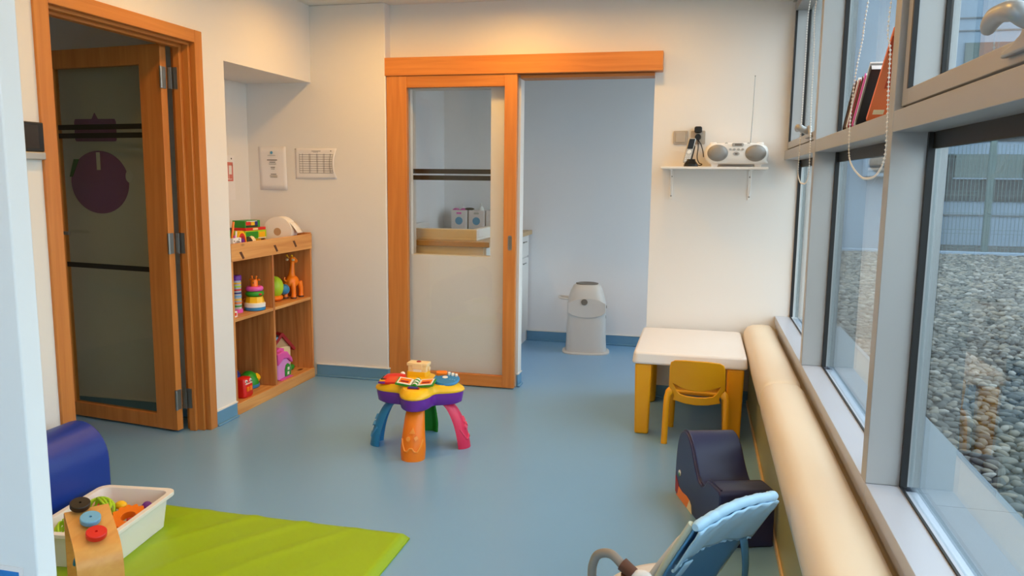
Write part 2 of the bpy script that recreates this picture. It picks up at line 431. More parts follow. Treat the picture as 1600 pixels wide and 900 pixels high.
# ---------------------------------------------------------------- interior window + sliding door
win = thing('window_5', 'fixed inner window with two black stripes behind the sliding door', 'window', (-1.64, 5.11, .88), kind='structure')
B().box(-.28, .28, -.004, .004, 0, 1.105).obj('pane', 'clear_glass', win)
for z in (1.43, 1.387): B().box(-.28, .28, -.0055, -.0042, z-.88, z-.88+.032).obj('tape_stripe', 'black_tape', win)
d2 = thing('door_2', 'glazed beech sliding door leaf pushed to the left of the opening', 'door', (-1.61, 5.0, 0), kind='structure')
B().box(-.447, -.307, -.02, .02, .008, 2.064).obj('stile', 'beech_v', d2, bevel=.002)
B().box(.36, .442, -.02, .02, .008, 2.064).obj('stile', 'beech_v', d2, bevel=.002)
B().box(-.307, .36, -.019, .019, 1.987, 2.064).obj('rail', 'beech_h', d2, bevel=.002)
B().box(-.307, .36, -.019, .019, .008, .085).obj('rail', 'beech_h', d2, bevel=.002)
B().box(-.307, .36, -.003, .003, .085, 1.987).obj('pane', 'clear_glass', d2)
g = B().plate(rrect(.026, .098, .012, 5, .405, .985), [rrect(.016, .082, .007, 5, .405, .985)], -.020, -.023, lambda u, v, w_: (u, w_, v)); hd = g.obj('handle', 'steel', d2)
B().prism(rrect(.016, .082, .007, 5, .405, .985), -.0202, -.0208, lambda u, v, w_: (u, w_, v)).obj('recess', 'bin_grey', hd)
tr = B().box(-2.066, -.26, 4.97, 5.06, 2.064, 2.18).obj('trim_1', 'beech_h', bevel=.002); struct(tr, 'long beech pelmet board over the sliding door', 'trim')
tr = B().box(-1.16, -.31, 5.03, 5.16, 2.04, 2.06).obj('trim_2', 'beech_h', bevel=.001); struct(tr, 'beech head lining inside the sliding door opening', 'trim')

# ---------------------------------------------------------------- window wall
MW = .06
bays = [(3.772, 5.06, True), (2.318, 3.71, False), (.862, 2.256, True), (-.60, .80, False), (-2.2, -.66, False)]
AL = 'aluminium'
wl = ['window bay nearest the back wall with a small handled upper sash', 'middle window bay with books standing on its transom', 'near window bay with a large grey handled upper sash', 'window bay beside the camera', 'window bay behind the camera']
XR = .477
for i, (y0, y1, sash) in enumerate(bays):
    wn = thing('window_%d' % (i+1) if i < 4 else 'window_6', wl[i], 'window', (XR, y0, .5), kind='structure')
    H = y1-y0
    def bx(bb, x0, x1, a0, a1, z0, z1): return bb.box(x0-XR, x1-XR, a0-y0, a1-y0, z0-.5, z1-.5)
    bb = B(); bx(bb, XR, .565, y0-MW, y1, .535, .574); bx(bb, XR+.006, .565, y0-MW, y1, .5, .533); bx(bb, .565, .61, y0, y1, .5, .562); bb.obj('sill', 'sill_sky_tint', wn, bevel=.0015)
    bb = B(); bx(bb, .61, .86, y0-MW, y1, .505, .53); bx(bb, .60, .64, y0-MW, y1, .5, .56); bb.obj('outer_sill', 'outer_sill_metal', wn)
    if y0 > -2.1:
        bb = B(); bx(bb, XR, .615, y0-MW-.002, y0, .574, 2.53); bb.obj('mullion', AL, wn, bevel=.0015)
    bb = B(); bx(bb, XR+.001, .615, y0, y1, 1.532, 1.586); bb.obj('transom', AL, wn, bevel=.0015)
    bb = B(); bx(bb, XR+.001, .615, y0, y1, 2.45, 2.53); bb.obj('head', AL, wn)
    bb = B(); bx(bb, .563, .58, y0+.0, y0+.014, .574, 1.532); bx(bb, .563, .58, y1-.014, y1, .574, 1.532); bx(bb, .563, .569, y0, y1, .574, .579); bx(bb, .575, .588, y0, y1, 1.49, 1.532); bb.obj('gasket', 'gasket', wn)
    bb = B(); bx(bb, .588, .594, y0, y1, .562, 1.532); bb.obj('pane', 'pane_glass', wn)
    if sash:
        s = B(); w_ = .055
        for (a0, a1, z0, z1) in ((y0+.012, y0+.012+w_, 1.596, 2.44), (y1-.012-w_, y1-.012, 1.596, 2.44), (y0+.012+w_, y1-.012-w_, 1.596, 1.596+.04), (y0+.012+w_, y1-.012-w_, 2.39, 2.44)):
            bx(s, .492, .575, a0, a1, z0, z1)
        so = s.obj('sash', AL, wn, bevel=.002)
        bb = B(); bx(bb, .500, .566, y0+.001, y0+.012, 1.588, 2.45); bx(bb, .500, .566, y1-.012, y1-.001, 1.588, 2.45)
        for a0 in (y0+.012+w_, y1-.012-w_-.01): bx(bb, .563, .578, a0, a0+.01, 1.636, 2.39)
        bx(bb, .491, .503, y1-.012-w_-.003, y1-.012-w_+.009, 1.636, 2.39)
        bb.obj('gasket', 'gasket', so)
        bb = B(); bx(bb, .568, .573, y0+.06, y1-.06, 1.63, 2.40); bb.obj('pane', 'pane_glass', so)
        # lever handle
        hy_ = (1.36 if i == 2 else 4.02); 
        hb = B()
        k = 1.0
        zc = 1.610; k = 1.0 if i == 2 else .6
        hb.prism([(-.16*k, 0), (.16*k, 0), (.15*k, .010), (.11*k, .016), (.075*k, .026), (.055*k, .044), (.046*k, .058), (-.046*k, .058), (-.055*k, .044), (-.075*k, .026), (-.11*k, .016), (-.15*k, .010)], .478-XR, .493-XR, lambda u, v, q: (q, hy_-y0+u, zc-.5+v))
        ho = hb.obj('handle_base', AL, so, bevel=.004)
        hb = B(); p = [(.480, hy_, zc+.030), (.458, hy_-.004, zc+.038), (.444, hy_-.002, zc+.047), (.438, hy_+.035*k, zc+.052), (.438, hy_+.075*k, zc+.049), (.441, hy_+.108*k, zc+.036)]
        hb.tube(smooth_path([(q[0]-XR, q[1]-y0, q[2]-.5) for q in p], 5), [.016]*14+[.015]*6+[.0145, .014, .013, .012, .010, .006], 10)
        hb.obj('lever', AL, ho, smooth=True)
    else:
        bb = B(); bx(bb, .563, .58, y0, y0+.014, 1.586, 2.45); bx(bb, .563, .58, y1-.014, y1, 1.586, 2.45); bx(bb, .563, .58, y0, y1, 1.586, 1.592); bb.obj('gasket', 'gasket', wn)
        bb = B(); bx(bb, .588, .594, y0, y1, 1.586, 2.45); bb.obj('pane', 'pane_glass', wn)
# unseen changing-room window, added to bring daylight in
wn = thing('window_4_side', None, None, (.61, 5.9, .5)); wn.name = 'window_7'; struct(wn, 'unseen window added at the right of the changing room for daylight', 'window')
B().box(-.003, .003, -.65, .65, 0, 1.95).obj('pane', 'pane_glass', wn)
B().plate([(-.65, 0), (.65, 0), (.65, 1.95), (-.65, 1.95)], [[(-.6, .05), (.6, .05), (.6, 1.9), (-.6, 1.9)]], -.03, .03, lambda u, v, q: (q, u, v)).obj('frame', AL, wn)

# bead chains of the roller blinds
def chain(pts, lab, x, ztop):
    P = [(x, p[0], p[1]) for p in pts]; P = [(x+.06, P[0][1], ztop)]+P+[(x+.06, P[-1][1], ztop)]
    P = smooth_path(P, 12)
    S = [P[0]]; acc = 0
    out = []; dist = .0115
    for a, c in zip(P[:-1], P[1:]):
        d = (c-a).length
        while acc+d >= dist:
            t = (dist-acc)/d; a = a+(c-a)*t; d = (c-a).length; acc = 0; out.append(a.copy())
        acc += d
    o = B()
    base = out[0]
    for q in out:
        t = Vector((0, 0, .0036)); q = q-base
        o.quadmesh([tuple(q+Vector(v)*.0036) for v in ((1, 0, 0), (0, 1, 0), (-1, 0, 0), (0, -1, 0), (0, 0, 1.2), (0, 0, -1.2))], [(0, 1, 4), (1, 2, 4), (2, 3, 4), (3, 0, 4), (1, 0, 5), (2, 1, 5), (3, 2, 5), (0, 3, 5)])
    o.tube([q-base for q in P[::3]], .0009, 4)
    o = o.obj('blind_chain', 'white_plastic', smooth=True); o.location = base
    return tag(o, lab, 'chain')
CA = [(2.557, 1.929), (2.606, 1.829), (2.675, 1.745), (2.718, 1.632), (2.717, 1.542), (2.693, 1.482), (2.614, 1.446), (2.483, 1.418), (2.397, 1.412), (2.297, 1.417), (2.219, 1.44), (2.187, 1.475), (2.187, 1.539), (2.206, 1.635), (2.217, 1.732), (2.247, 1.863)]
CB = [(3.979, 2.233), (4.027, 1.953), (4.03, 1.717), (4.04, 1.536), (4.044, 1.445), (3.945, 1.402), (3.843, 1.394), (3.73, 1.397), (3.657, 1.427), (3.648, 1.496), (3.704, 1.745), (3.726, 1.965), (3.747, 2.183)]
chain(CA, 'wide white bead chain loop hanging in front of the books', .45, 2.47)
chain(CB, 'narrow white bead chain loop nearest the back wall', .45, 2.47)
# blind cassette above the windows (carries the chains)
bc = B().box(.40, .50, 2.0, 5.04, 2.455, 2.53).obj('trim_3', 'white_trim', bevel=.004); struct(bc, 'white roller blind cassette along the ceiling above the windows', 'blind')

# ---------------------------------------------------------------- ceiling lamps (out of view above)
def ceiling_lamp(x, y, lab, r=.09, wt=LAMP_W):
    t = thing('ceiling_lamp', lab, 'lamp', (x, y, ZC-.03), 0, 'round ceiling downlights')
    B().lathe([(r, 0), (r+.02, 0), (r+.02, .03), (r, .03), (r, 0)], (0, 0, 0), 28).obj('ring', 'white_trim', t, smooth=True)
    B().lathe([(0, .012), (r, .012), (r, .02), (0, .02)], (0, 0, 0), 28).obj('diffuser', 'lamp_glow', t)
    ld = bpy.data.lights.new('lamp_light', 'AREA'); ld.shape = 'DISK'; ld.size = r*1.9; ld.energy = wt; ld.color = LAMP_COL
    lo = bpy.data.objects.new('lamp_light', ld); COL.objects.link(lo); lo.parent = t; lo.location = (0, 0, .008)
for x, y, lab in ((-2.0, 4.35, 'round downlight in the corner by the toy cabinet'), (-1.15, 4.5, 'round downlight in front of the sliding door'), (-.3, 4.45, 'round downlight above the white table'),
                  (-2.0, 3.2, 'round downlight in front of the hinged door'), (-2.0, 2.0, 'round downlight above the foam block'), (-.3, 3.1, 'round downlight above the whale seat'), (-.3, 1.6, 'round downlight above the baby bouncer'), (-1.2, .2, 'round downlight above the camera')):
    ceiling_lamp(x, y, lab, .09, LAMP_W*(.6 if (x > -.5 and y > 4) else 1.25 if y == 4.5 else 1))
cl_ = len(bpy.data.lights)
ceiling_lamp(-4.1, 2.4, 'unseen round downlight added to brighten the corridor behind the hinged door', .09, 1.6)  # added lamp, no such source seen; lifts the dim corridor
bpy.data.objects['ceiling_lamp.%03d' % cl_].location.z = 2.47-.03

# ================================================================== OUTDOORS
GZ = .30
gr = B().box(.66, 16, -6, 40, GZ-.35, GZ-.015).obj('ground', 'gravel_bed'); struct(gr, 'grey and white pebble bed outside the windows', 'ground')
# one low-poly pebble mesh per kind
def ico(sub):
    t = bmesh.new(); bmesh.ops.create_icosphere(t, subdivisions=sub, radius=1)
    V = np.array([v.co[:] for v in t.verts]); F = np.array([[v.index for v in f.verts] for f in t.faces]); t.free(); return V, F
V1, F1 = ico(2); V0, F0 = ico(1)
def pebble_mesh(name, V, F, seed):
    r = np.random.default_rng(seed); P = V*(1+.12*np.sin(V @ r.normal(size=(3, 1))*2.2+r.uniform(0, 6)))*np.array([1, .72, .5])
    me = bpy.data.meshes.new(name); me.from_pydata(P.tolist(), [], F.tolist()); me.materials.append(MATS['pebble_obj'])
    for p in me.polygons: p.use_smooth = True
    return me
pm = bpy.data.materials.new('pebble_obj'); pm.use_nodes = True; MATS['pebble_obj'] = pm
n = pm.node_tree.nodes; L = pm.node_tree.links; bs = n['Principled BSDF']
oi = n.new('ShaderNodeObjectInfo'); cr = n.new('ShaderNodeValToRGB')
geo = n.new('ShaderNodeNewGeometry'); ad = n.new('ShaderNodeMath'); ad.operation = 'ADD'; fr = n.new('ShaderNodeMath'); fr.operation = 'FRACT'
L.new(oi.outputs['Random'], ad.inputs[0]); L.new(geo.outputs['Random Per Island'], ad.inputs[1]); L.new(ad.outputs[0], fr.inputs[0]); L.new(fr.outputs[0], cr.inputs[0])
cr.color_ramp.elements[0].color = lin((64, 66, 66))+(1,); cr.color_ramp.elements[1].color = lin((148, 147, 143))+(1,)
for p_, c_ in ((.3, (88, 90, 88)), (.6, (106, 106, 102)), (.85, (126, 120, 109))):
    e = cr.color_ramp.elements.new(p_); e.color = lin(c_)+(1,)
L.new(cr.outputs[0], bs.inputs['Base Color']); bs.inputs['Roughness'].default_value = .9; bs.inputs['Specular IOR Level'].default_value = .2
kinds = [pebble_mesh('pebble', V1, F1, k) for k in range(5)]
# 300 nearest visible pebbles one by one
cnt = 0; placed = []
cell = .05
cand = []
for iy in range(int(1.1/cell), int(6/cell)):
    for ix in range(int(.90/cell), int(3/cell)):
        x = (ix+random.uniform(-.25, .25)+.5*(iy % 2))*cell; y = (iy+random.uniform(-.25, .25))*cell
        if x < .90 or x > .358*y+.03: continue
        cand.append((x*x+y*y, x, y, ix, iy))
cand.sort(); near = set()
for d, x, y, ix, iy in cand[:300]:
    o = bpy.data.objects.new('pebble', kinds[random.randrange(5)]); COL.objects.link(o); o.parent = gr
    s_ = random.uniform(.021, .033)
    o.location = (x, y, GZ-.004+random.uniform(-.004, .01)); o.scale = (s_*1.12, s_, s_*random.uniform(.8, 1.2)); o.rotation_euler = (random.uniform(-.35, .35), random.uniform(-.35, .35), random.uniform(0, 6.28))
    near.add((ix, iy))
# the rest of the pebbles, too many to count
def pebble_field(name, xs, V, F, sz):
    N = len(xs)
    if not N: return
    ang = rng.uniform(0, 6.28, N); s_ = rng.uniform(sz*.42, sz*.68, N)
    D = V[None]*np.stack([s_*rng.uniform(.95, 1.35, N), s_*rng.uniform(.7, 1, N), s_*rng.uniform(.45, .75, N)], 1)[:, None, :]
    tx = rng.uniform(-.35, .35, N)[:, None]
    Yn = D[:, :, 1]*np.cos(tx)-D[:, :, 2]*np.sin(tx); Zn = D[:, :, 1]*np.sin(tx)+D[:, :, 2]*np.cos(tx)
    c, s = np.cos(ang)[:, None], np.sin(ang)[:, None]
    P = np.stack([D[:, :, 0]*c-Yn*s+xs[:, 0:1], D[:, :, 0]*s+Yn*c+xs[:, 1:2], Zn+GZ-.004+rng.uniform(-.006, .01, N)[:, None]], 2).reshape(-1, 3)
    FF = (F[None]+(np.arange(N)*len(V))[:, None, None]).reshape(-1, 3)
    me = bpy.data.meshes.new(name); me.vertices.add(len(P)); me.vertices.foreach_set('co', P.ravel())
    me.loops.add(FF.size); me.loops.foreach_set('vertex_index', FF.ravel().astype(np.int32))
    me.polygons.add(len(FF)); me.polygons.foreach_set('loop_start', np.arange(0, FF.size, 3, dtype=np.int32)); me.polygons.foreach_set('loop_total', np.full(len(FF), 3, np.int32))
    me.update(); me.validate(); me.polygons.foreach_set('use_smooth', np.ones(len(FF), bool))
    me.materials.append(pm)
    o = bpy.data.objects.new(name, me); COL.objects.link(o); o.parent = gr; o['kind'] = 'stuff'
pts = []
for iy in range(int(-.5/cell), int(7.0/cell)):
    for ix in range(int(.9/cell), int(4.2/cell)):
        if (ix, iy) in near: continue
        x = (ix+.5*(iy % 2))*cell; y = iy*cell
        if x < .89 or x > .42*max(y, 0)+1.6: continue
        pts.append((x, y))
pts = np.array(pts)+rng.uniform(-.012, .012, (len(pts), 2))
pebble_field('pebbles_near', pts, V0, F0, .05)
pts = []
for iy in range(int(7/.065), int(13.6/.065)):
    for ix in range(int(.9/.065), int(6.6/.065)):
        x = (ix+.5*(iy % 2))*.065; y = iy*.065
        if x > .42*y+.8: continue
        pts.append((x, y))
pts = np.array(pts)+rng.uniform(-.016, .016, (len(pts), 2))
pebble_field('pebbles_far', pts, V0, F0, .065)

# concrete kerb, mesh fence
kb = B().box(.7, 14, 13.55, 13.72, GZ-.1, GZ+.05).obj('kerb', 'facade', bevel=.01); tag(kb, 'pale concrete kerb at the foot of the mesh fence', 'kerb')
fe = thing('mesh_fence', 'green grey wire mesh fence across the end of the pebble bed', 'fence', (3.2, 13.63, GZ+.051))
wm = B()
for i in range(int(4.6/.055)):
    x = .05+i*.055; wm.box(x-.0035, x+.0035, -.0035, .0035, 0, 1.66)
for z in (.06, .28, .34, .60, .88, .94, 1.2, 1.44, 1.5): wm.box(0, 4.65, -.0075, -.0035, z-.0035, z+.0035)
wm = wm.obj('wire_mesh', 'fence_green', fe); wm['kind'] = 'stuff'
for x in (1.15, 3.65): B().box(x-.045, x+.045, .004, .07, 0, 1.72).obj('post', 'fence_green', fe, bevel=.006)
# neighbouring building
bd = thing('building', 'long white building with grey window bands behind the mesh fence', 'building', (7.0, 16.0, GZ-.015))
z0 = GZ-.015
def fz(a, c, x0, x1, y0, y1, nm, m): return B().box(x0, x1, y0, y1, a-z0, c-z0).obj(nm, m, bd)
fz(z0, 6.5, -3.9, 7, 0, 1.0, 'wall', 'facade')
fz(.82, .85, -3.6, 7, -.02, 0, 'joint_line', 'facade_line')
fz(1.09, 1.5, -3.5, 7, -.03, 0, 'grey_panel', 'facade_grey')
fz(1.5, 1.94, -3.5, 7, -.02, 0, 'grey_panel', 'facade_grey')
fz(2.17, 2.42, -3.5, 7, -.03, 0, 'grey_panel', 'facade_grey')
for x in (-2.52, -1.30, -.1, 1.1, 2.3):
    o = fz(1.52, 1.93, x, x+1.1, -.05, -.02, 'window', 'dark_window')
    B().box(x-.02, x+1.12, -.07, -.03, 1.49-z0, 1.515-z0).obj('window_sill', 'facade', o)
for x in (-2.52, -1.30, -.1, 1.1): fz(3.22, 3.9, x, x+1.1, -.04, 0, 'window', 'dark_window')
for z in (2.95, 3.2, 4.1, 4.32): fz(z, z+.025, -3.5, 7, -.02, 0, 'joint_line', 'facade_line')
wing = thing('side_wing', 'white rendered wing with a wall mounted air conditioner outside', 'building', (2.4, 13.95, GZ-.015))
B().box(-.7, .65, 0, 3.0, 0, 4.9).obj('wall', 'facade', wing)
ac = B().box(.14, .64, -.28, 0, 1.215, 1.665).obj('air_conditioner', 'facade', wing, bevel=.02)
B().lathe([(0, .002), (.15, .002), (.15, .014), (.17, .012), (.17, 0)], (.36, -.28, 1.445), 24, Matrix.Rotation(PI/2, 4, 'X')).obj('fan_grille', 'facade_grey', ac)
for x in (.19, .52): B().box(x, x+.05, -.25, 0, 1.155, 1.215).obj('bracket', 'facade_line', ac)

# ================================================================== BENCH UNDER THE WINDOWS
bn = thing('padded_bench', 'low boxed bench with olive front panel running under the windows', 'bench', (.34, 1.4, 0))
B().box(0, .135, -2.6, 3.64, .0, .37).obj('front_panel', 'bench_panel', bn, bevel=.003)
B().box(-.008, 0, -2.6, 3.64, 0, .028).obj('floor_strip', 'bench_strip', bn, bevel=.002)
prof = [(.345, .3725), (.312, .378), (.294, .40), (.288, .44), (.293, .475), (.312, .505), (.345, .520), (.40, .525), (.445, .520), (.466, .505), (.4705, .48), (.4705, .372), (.36, .3715)]
def cushion(y0, y1, lab):
    cx = sum(p[0] for p in prof)/len(prof); cz = sum(p[1] for p in prof)/len(prof)
    n = len(prof); vs = []; fs = []; N = 24
    ys = [y0, y0+.006, y0+.02, y0+.045]+list(np.linspace(y0+.09, y1-.09, N))+[y1-.045, y1-.02, y1-.006, y1]
    sc_ = [.80, .90, .965, .99]+[1]*N+[.99, .965, .90, .80]
    for y, k in zip(ys, sc_):
        for p in prof:
            wv = .0012*math.sin(y*9+p[1]*40)
            vs.append((max(cx+(p[0]-cx)*k, 0)-.34, y-y0, cz+(p[1]-cz)*k+(wv if p[1] > .5 else 0)-.3715 if p[1] > .373 else max(p[1]-.3715, -.02)))
    for j in range(len(ys)-1):
        for i in range(n): fs.append((j*n+i, j*n+(i+1) % n, (j+1)*n+(i+1) % n, (j+1)*n+i))
    fs.append(tuple(range(n))); fs.append(tuple((len(ys)-1)*n+i for i in range(n)))
    o = B().quadmesh(vs, fs).obj('bench_cushion', 'cushion_cream', smooth=True, ang=60); o.location = (.34, y0, .3715)
    tag(o, lab, 'cushion', 'cream bench cushions')
cushion(3.572, 5.045, 'short cream leatherette bench cushion beside the white table')
cushion(-.9, 3.566, 'long cream leatherette bench cushion running towards the camera')

# ================================================================== WHITE TABLE AND YELLOW CHAIR
tb = thing('play_table', 'white topped children\'s table with thick yellow legs against the back wall', 'table', (-.025, 4.645, 0))
def slab(w0, d0, w1, d1, z0, z1, r):
    bb = B(); a = rrect(w0, d0, r, 5); c = rrect(w1, d1, r, 5); n = len(a)
    return bb.quadmesh([(u, v, z0) for u, v in a]+[(u, v, z1) for u, v in c], [tuple(range(n))[::-1], tuple(range(n, 2*n))]+[(i, (i+1) % n, n+(i+1) % n, n+i) for i in range(n)])
slab(.615, .785, .60, .765, .402, .468, .03).obj('tabletop', 'table_white', tb, bevel=.012, seg=3)
for sx in (-1, 1):
    for sy in (-1, 1):
        lg = [(-.045, -.055), (.045, -.055), (.045, .02), (.02, .05), (-.045, .05)]
        lg = [(u*sx*-1, v*sy*-1) for u, v in lg]
        bb = B().prism([(u*.85, v*.85) for u, v in lg], 0, .402, lambda u, v, q: (sx*.245+u*(1+.18*q/.4), sy*.325+v*(1+.18*q/.4), q))
        bb.obj('leg', 'yellow_plastic', tb, bevel=.012, seg=3)
ch = thing('school_chair', 'small yellow plastic chair tucked under the white table', 'chair', (.02, 4.16, 0), math.radians(-3))
def backmap(u, v, q):
    lean = -.05*(v-.24)/.22
    return (u, lean+.030*(1-(u/.15)**2)*-1+.03+q, v)
outer = [(-.125, .235), (-.118, .26), (-.128, .285), (-.146, .31), (-.145, .34), (-.143, .42), (-.137, .45), (-.115, .464), (-.06, .470), (0, .471), (.06, .470), (.115, .464), (.137, .45), (.143, .42), (.145, .34), (.146, .31), (.128, .285), (.118, .26), (.125, .235), (.06, .222), (0, .218), (-.06, .222)]
hole = [(-.122, .330), (-.08, .312), (-.04, .302), (0, .299), (.04, .302), (.08, .312), (.122, .330), (.104, .292), (.085, .274), (.05, .267), (0, .265), (-.05, .267), (-.085, .274), (-.104, .292)]
bb = B().plate(outer, [hole], -.006, .006, backmap); bb.obj('backrest', 'yellow_plastic', ch, bevel=.004, seg=2)
def seatf(u, v):
    x = (u-.5)*.30; y = .015+v*.27
    z = .262-.012*math.exp(-((v-.4)/.35)**2)*(1-(2*u-1)**4)+(.028*(1-v)**8)-(.03*max(0, v-.85)/.15)**1.0
    return (x*(1-.06*v), y, z)
B().grid(seatf, 12, 12).obj('seat', 'yellow_plastic', ch, smooth=True, solid=.012)
for sx in (-1, 1):
    B().tube(smooth_path([(sx*.128, .03, .29), (sx*.150, .015, .262), (sx*.155, .0, .2), (sx*.158, -.02, 0)], 4), [.022]*4+[.017]*9, 10).obj('leg', 'yellow_plastic', ch, smooth=True)
    B().tube(smooth_path([(sx*.13, .22, .25), (sx*.140, .24, .2), (sx*.15, .29, 0)], 4), [.020]*3+[.016]*6, 10).obj('leg', 'yellow_plastic', ch, smooth=True)

# ================================================================== ACTIVITY TABLE
TH0 = math.radians(-80)
at = thing('activity_table', 'toddler activity table with yellow top, purple rim and coloured legs', 'toy', (-1.392, 3.785, 0))
def clover(k, n=72):
    return [((.184+.048*math.cos(4*(2*PI*i/n-TH0)))*k*math.cos(2*PI*i/n), (.184+.048*math.cos(4*(2*PI*i/n-TH0)))*k*math.sin(2*PI*i/n)) for i in range(n)]
def loft(loops):
    n = len(loops[0][0]); vs = []; fs = []
    for P, z in loops: vs += [(u, v, z) for u, v in P]
    for j in range(len(loops)-1):
        for i in range(n): fs.append((j*n+i, j*n+(i+1) % n, (j+1)*n+(i+1) % n, (j+1)*n+i))
    fs.append(tuple(range(n))[::-1]); fs.append(tuple((len(loops)-1)*n+i for i in range(n)))
    return B().quadmesh(vs, fs)
loft([(clover(.88), .238), (clover(.95), .246), (clover(.985), .29), (clover(.985), .305)]).obj('skirt', 't_purple', at, smooth=True, ang=50)
loft([(clover(1.0), .303), (clover(1.015), .309), (clover(1.0), .318), (clover(.86), .340), (clover(.84), .342)]).obj('top', 't_yellow', at, smooth=True, ang=35)
def legmap(th):
    path = smooth_path([Vector((.150, .25, 0)), Vector((.195, .21, 0)), Vector((.232, .14, 0)), Vector((.255, .07, 0)), Vector((.268, 0, 0))], 4)   # (r, z)
    wd = np.interp(np.linspace(0, 1, len(path)), [0, .5, .8, 1], [.042, .056, .064, .060])
    dp = np.interp(np.linspace(0, 1, len(path)), [0, 1], [.045, .058])
    return path, wd, dp
for nm, k, mt in (('front', 0, 't_orange'), ('right', 1, 't_pinkred'), ('back', 2, 't_green'), ('left', 3, 't_blue')):
    th = TH0+k*PI/2
    er = Vector((math.cos(th), math.sin(th), 0)); et = Vector((-math.sin(th), math.cos(th), 0)); ez = Vector((0, 0, 1))
    path, wd, dp = legmap(th); vs = []; fs = []; na = 12
    prof_ = [(math.cos(a), math.sin(a)) for a in np.linspace(PI, 0, na+1)]+[(.82, 0), (.45, .45), (-.45, .45), (-.82, 0)]
    m_ = len(prof_)
    for p, w_, d_ in zip(path, wd, dp):
        for a, c in prof_: vs.append(tuple(er*(p[0]-d_+c*d_)+et*(a*w_)+ez*p[1]))
    for j in range(len(path)-1):
        for i in range(m_): fs.append((j*m_+i, j*m_+(i+1) % m_, (j+1)*m_+(i+1) % m_, (j+1)*m_+i))
    fs.append(tuple(range(m_))); fs.append(tuple((len(path)-1)*m_+i for i in range(m_)))
    lg = B().quadmesh(vs, fs).obj('leg', mt, at, smooth=True, ang=45)
    def sm(u, v):                     # point on the leg's outer surface: u sideways, v height
        j = np.interp(v, [p[1] for p in path][::-1], range(len(path))[::-1])
        r_ = np.interp(j, range(len(path)), [p[0] for p in path]); w_ = np.interp(j, range(len(path)), wd); d_ = np.interp(j, range(len(path)), dp)
        c = math.sqrt(max(0, 1-(u/w_)**2)); return er*(r_-d_+c*d_)+et*u+ez*v
    em = B()
    for poly in ([(-.013, .138), (.015, .138), (.003, .164)], [(x-.017, y+.112) for x, y in circ(.0105, 12)], [(.010, .118), (.023, .128), (.032, .114), (.019, .104)]):
        cpt = sm(sum(p[0] for p in poly)/len(poly), sum(p[1] for p in poly)/len(poly)); nrm = (cpt-Vector((0, 0, cpt.z))).normalized()
        em.prism(poly, -.004, .009, lambda u, v, q: tuple(sm(u, v)+nrm*q))
    zig = [(-.055, .105), (-.048, .075), (-.038, .052), (-.024, .050), (-.010, .066), (.003, .066), (.016, .050), (.03, .048), (.046, .075), (.055, .105)]
    em.tube([sm(u*.95, v)+er*.001 for u, v in zig], .0045, 6)
    em.obj('embossing', mt+'_light', lg, smooth=True)  # same plastic as the leg, painted lighter in place of edge highlights
# things moulded on the top
def rot2(u, v, a): return (u*math.cos(a)-v*math.sin(a), u*math.sin(a)+v*math.cos(a))
T = .342
# red piano on the left lobe
LA = TH0+3*PI/2; lx, ly = .155*math.cos(LA), .155*math.sin(LA)
pn = loft([(rrect(.13, .115, .03), 0), (rrect(.13, .115, .03), .012), (rrect(.10, .06, .02, 5, .014, .008), .036), (rrect(.06, .03, .012, 5, .02, .012), .040)])
pn = pn.obj('piano', 't_red', at, smooth=True); pn.location = (lx+.012, ly+.0, T-.004); pn.rotation_euler = (0, 0, LA+PI)
B().box(-.062, -.03, -.05, .05, .010, .020).obj('white_keys', 't_yellow', pn, bevel=.002)
for v in (-.034, -.016, .006, .024): B().box(-.056, -.026, v-.006, v+.006, .018, .026).obj('black_key', 't_black', pn, bevel=.001)
B().box(-.066, -.03, -.058, -.044, .004, .014).obj('purple_edge', 't_purple', pn, bevel=.002)
B().prism([(-.03, .012), (.03, .034), (.03, .037), (-.03, .016)], -.026, .026, lambda u, v, q: (u, q, v)).obj('picture_panel', 'cardboard', pn)
B().ball((.045, .035, .034), .014, 10).obj('white_knob', 't_white', pn, smooth=True)
# blue dial on the right lobe
RA = TH0+PI/2; rx, ry = .155*math.cos(RA), .155*math.sin(RA)
dl = B().lathe([(0, 0), (.068, 0), (.07, .006), (.064, .014), (0, .020)], (0, 0, 0), 28).obj('dial', 't_blue', at, smooth=True); dl.location = (rx-.018, ry+.004, T+.010); dl.rotation_euler = (math.radians(14), 0, math.radians(14))
B().prism(rrect(.058, .034, .012), .012, .030, lambda u, v, q: (u-.026, v+.036, q)).obj('orange_panel', 't_orange', dl, bevel=.003)
for k in range(3): B().box(.006+.019*k, .020+.019*k, .020-.006*k, .040-.006*k, .014, .030-.002*k).obj('button', 't_white', dl, bevel=.003)
B().prism(circ(.012, 12), .016, .021, lambda u, v, q: (u*1.2-.006, v-.004, q)).obj('button', 't_white', dl)
for k in range(3): B().cyl((.02+.012*k, -.02-.004*k, .012), (.02+.012*k, -.02-.004*k, .018), .004, seg=8).obj('button', 't_skyblue', dl)
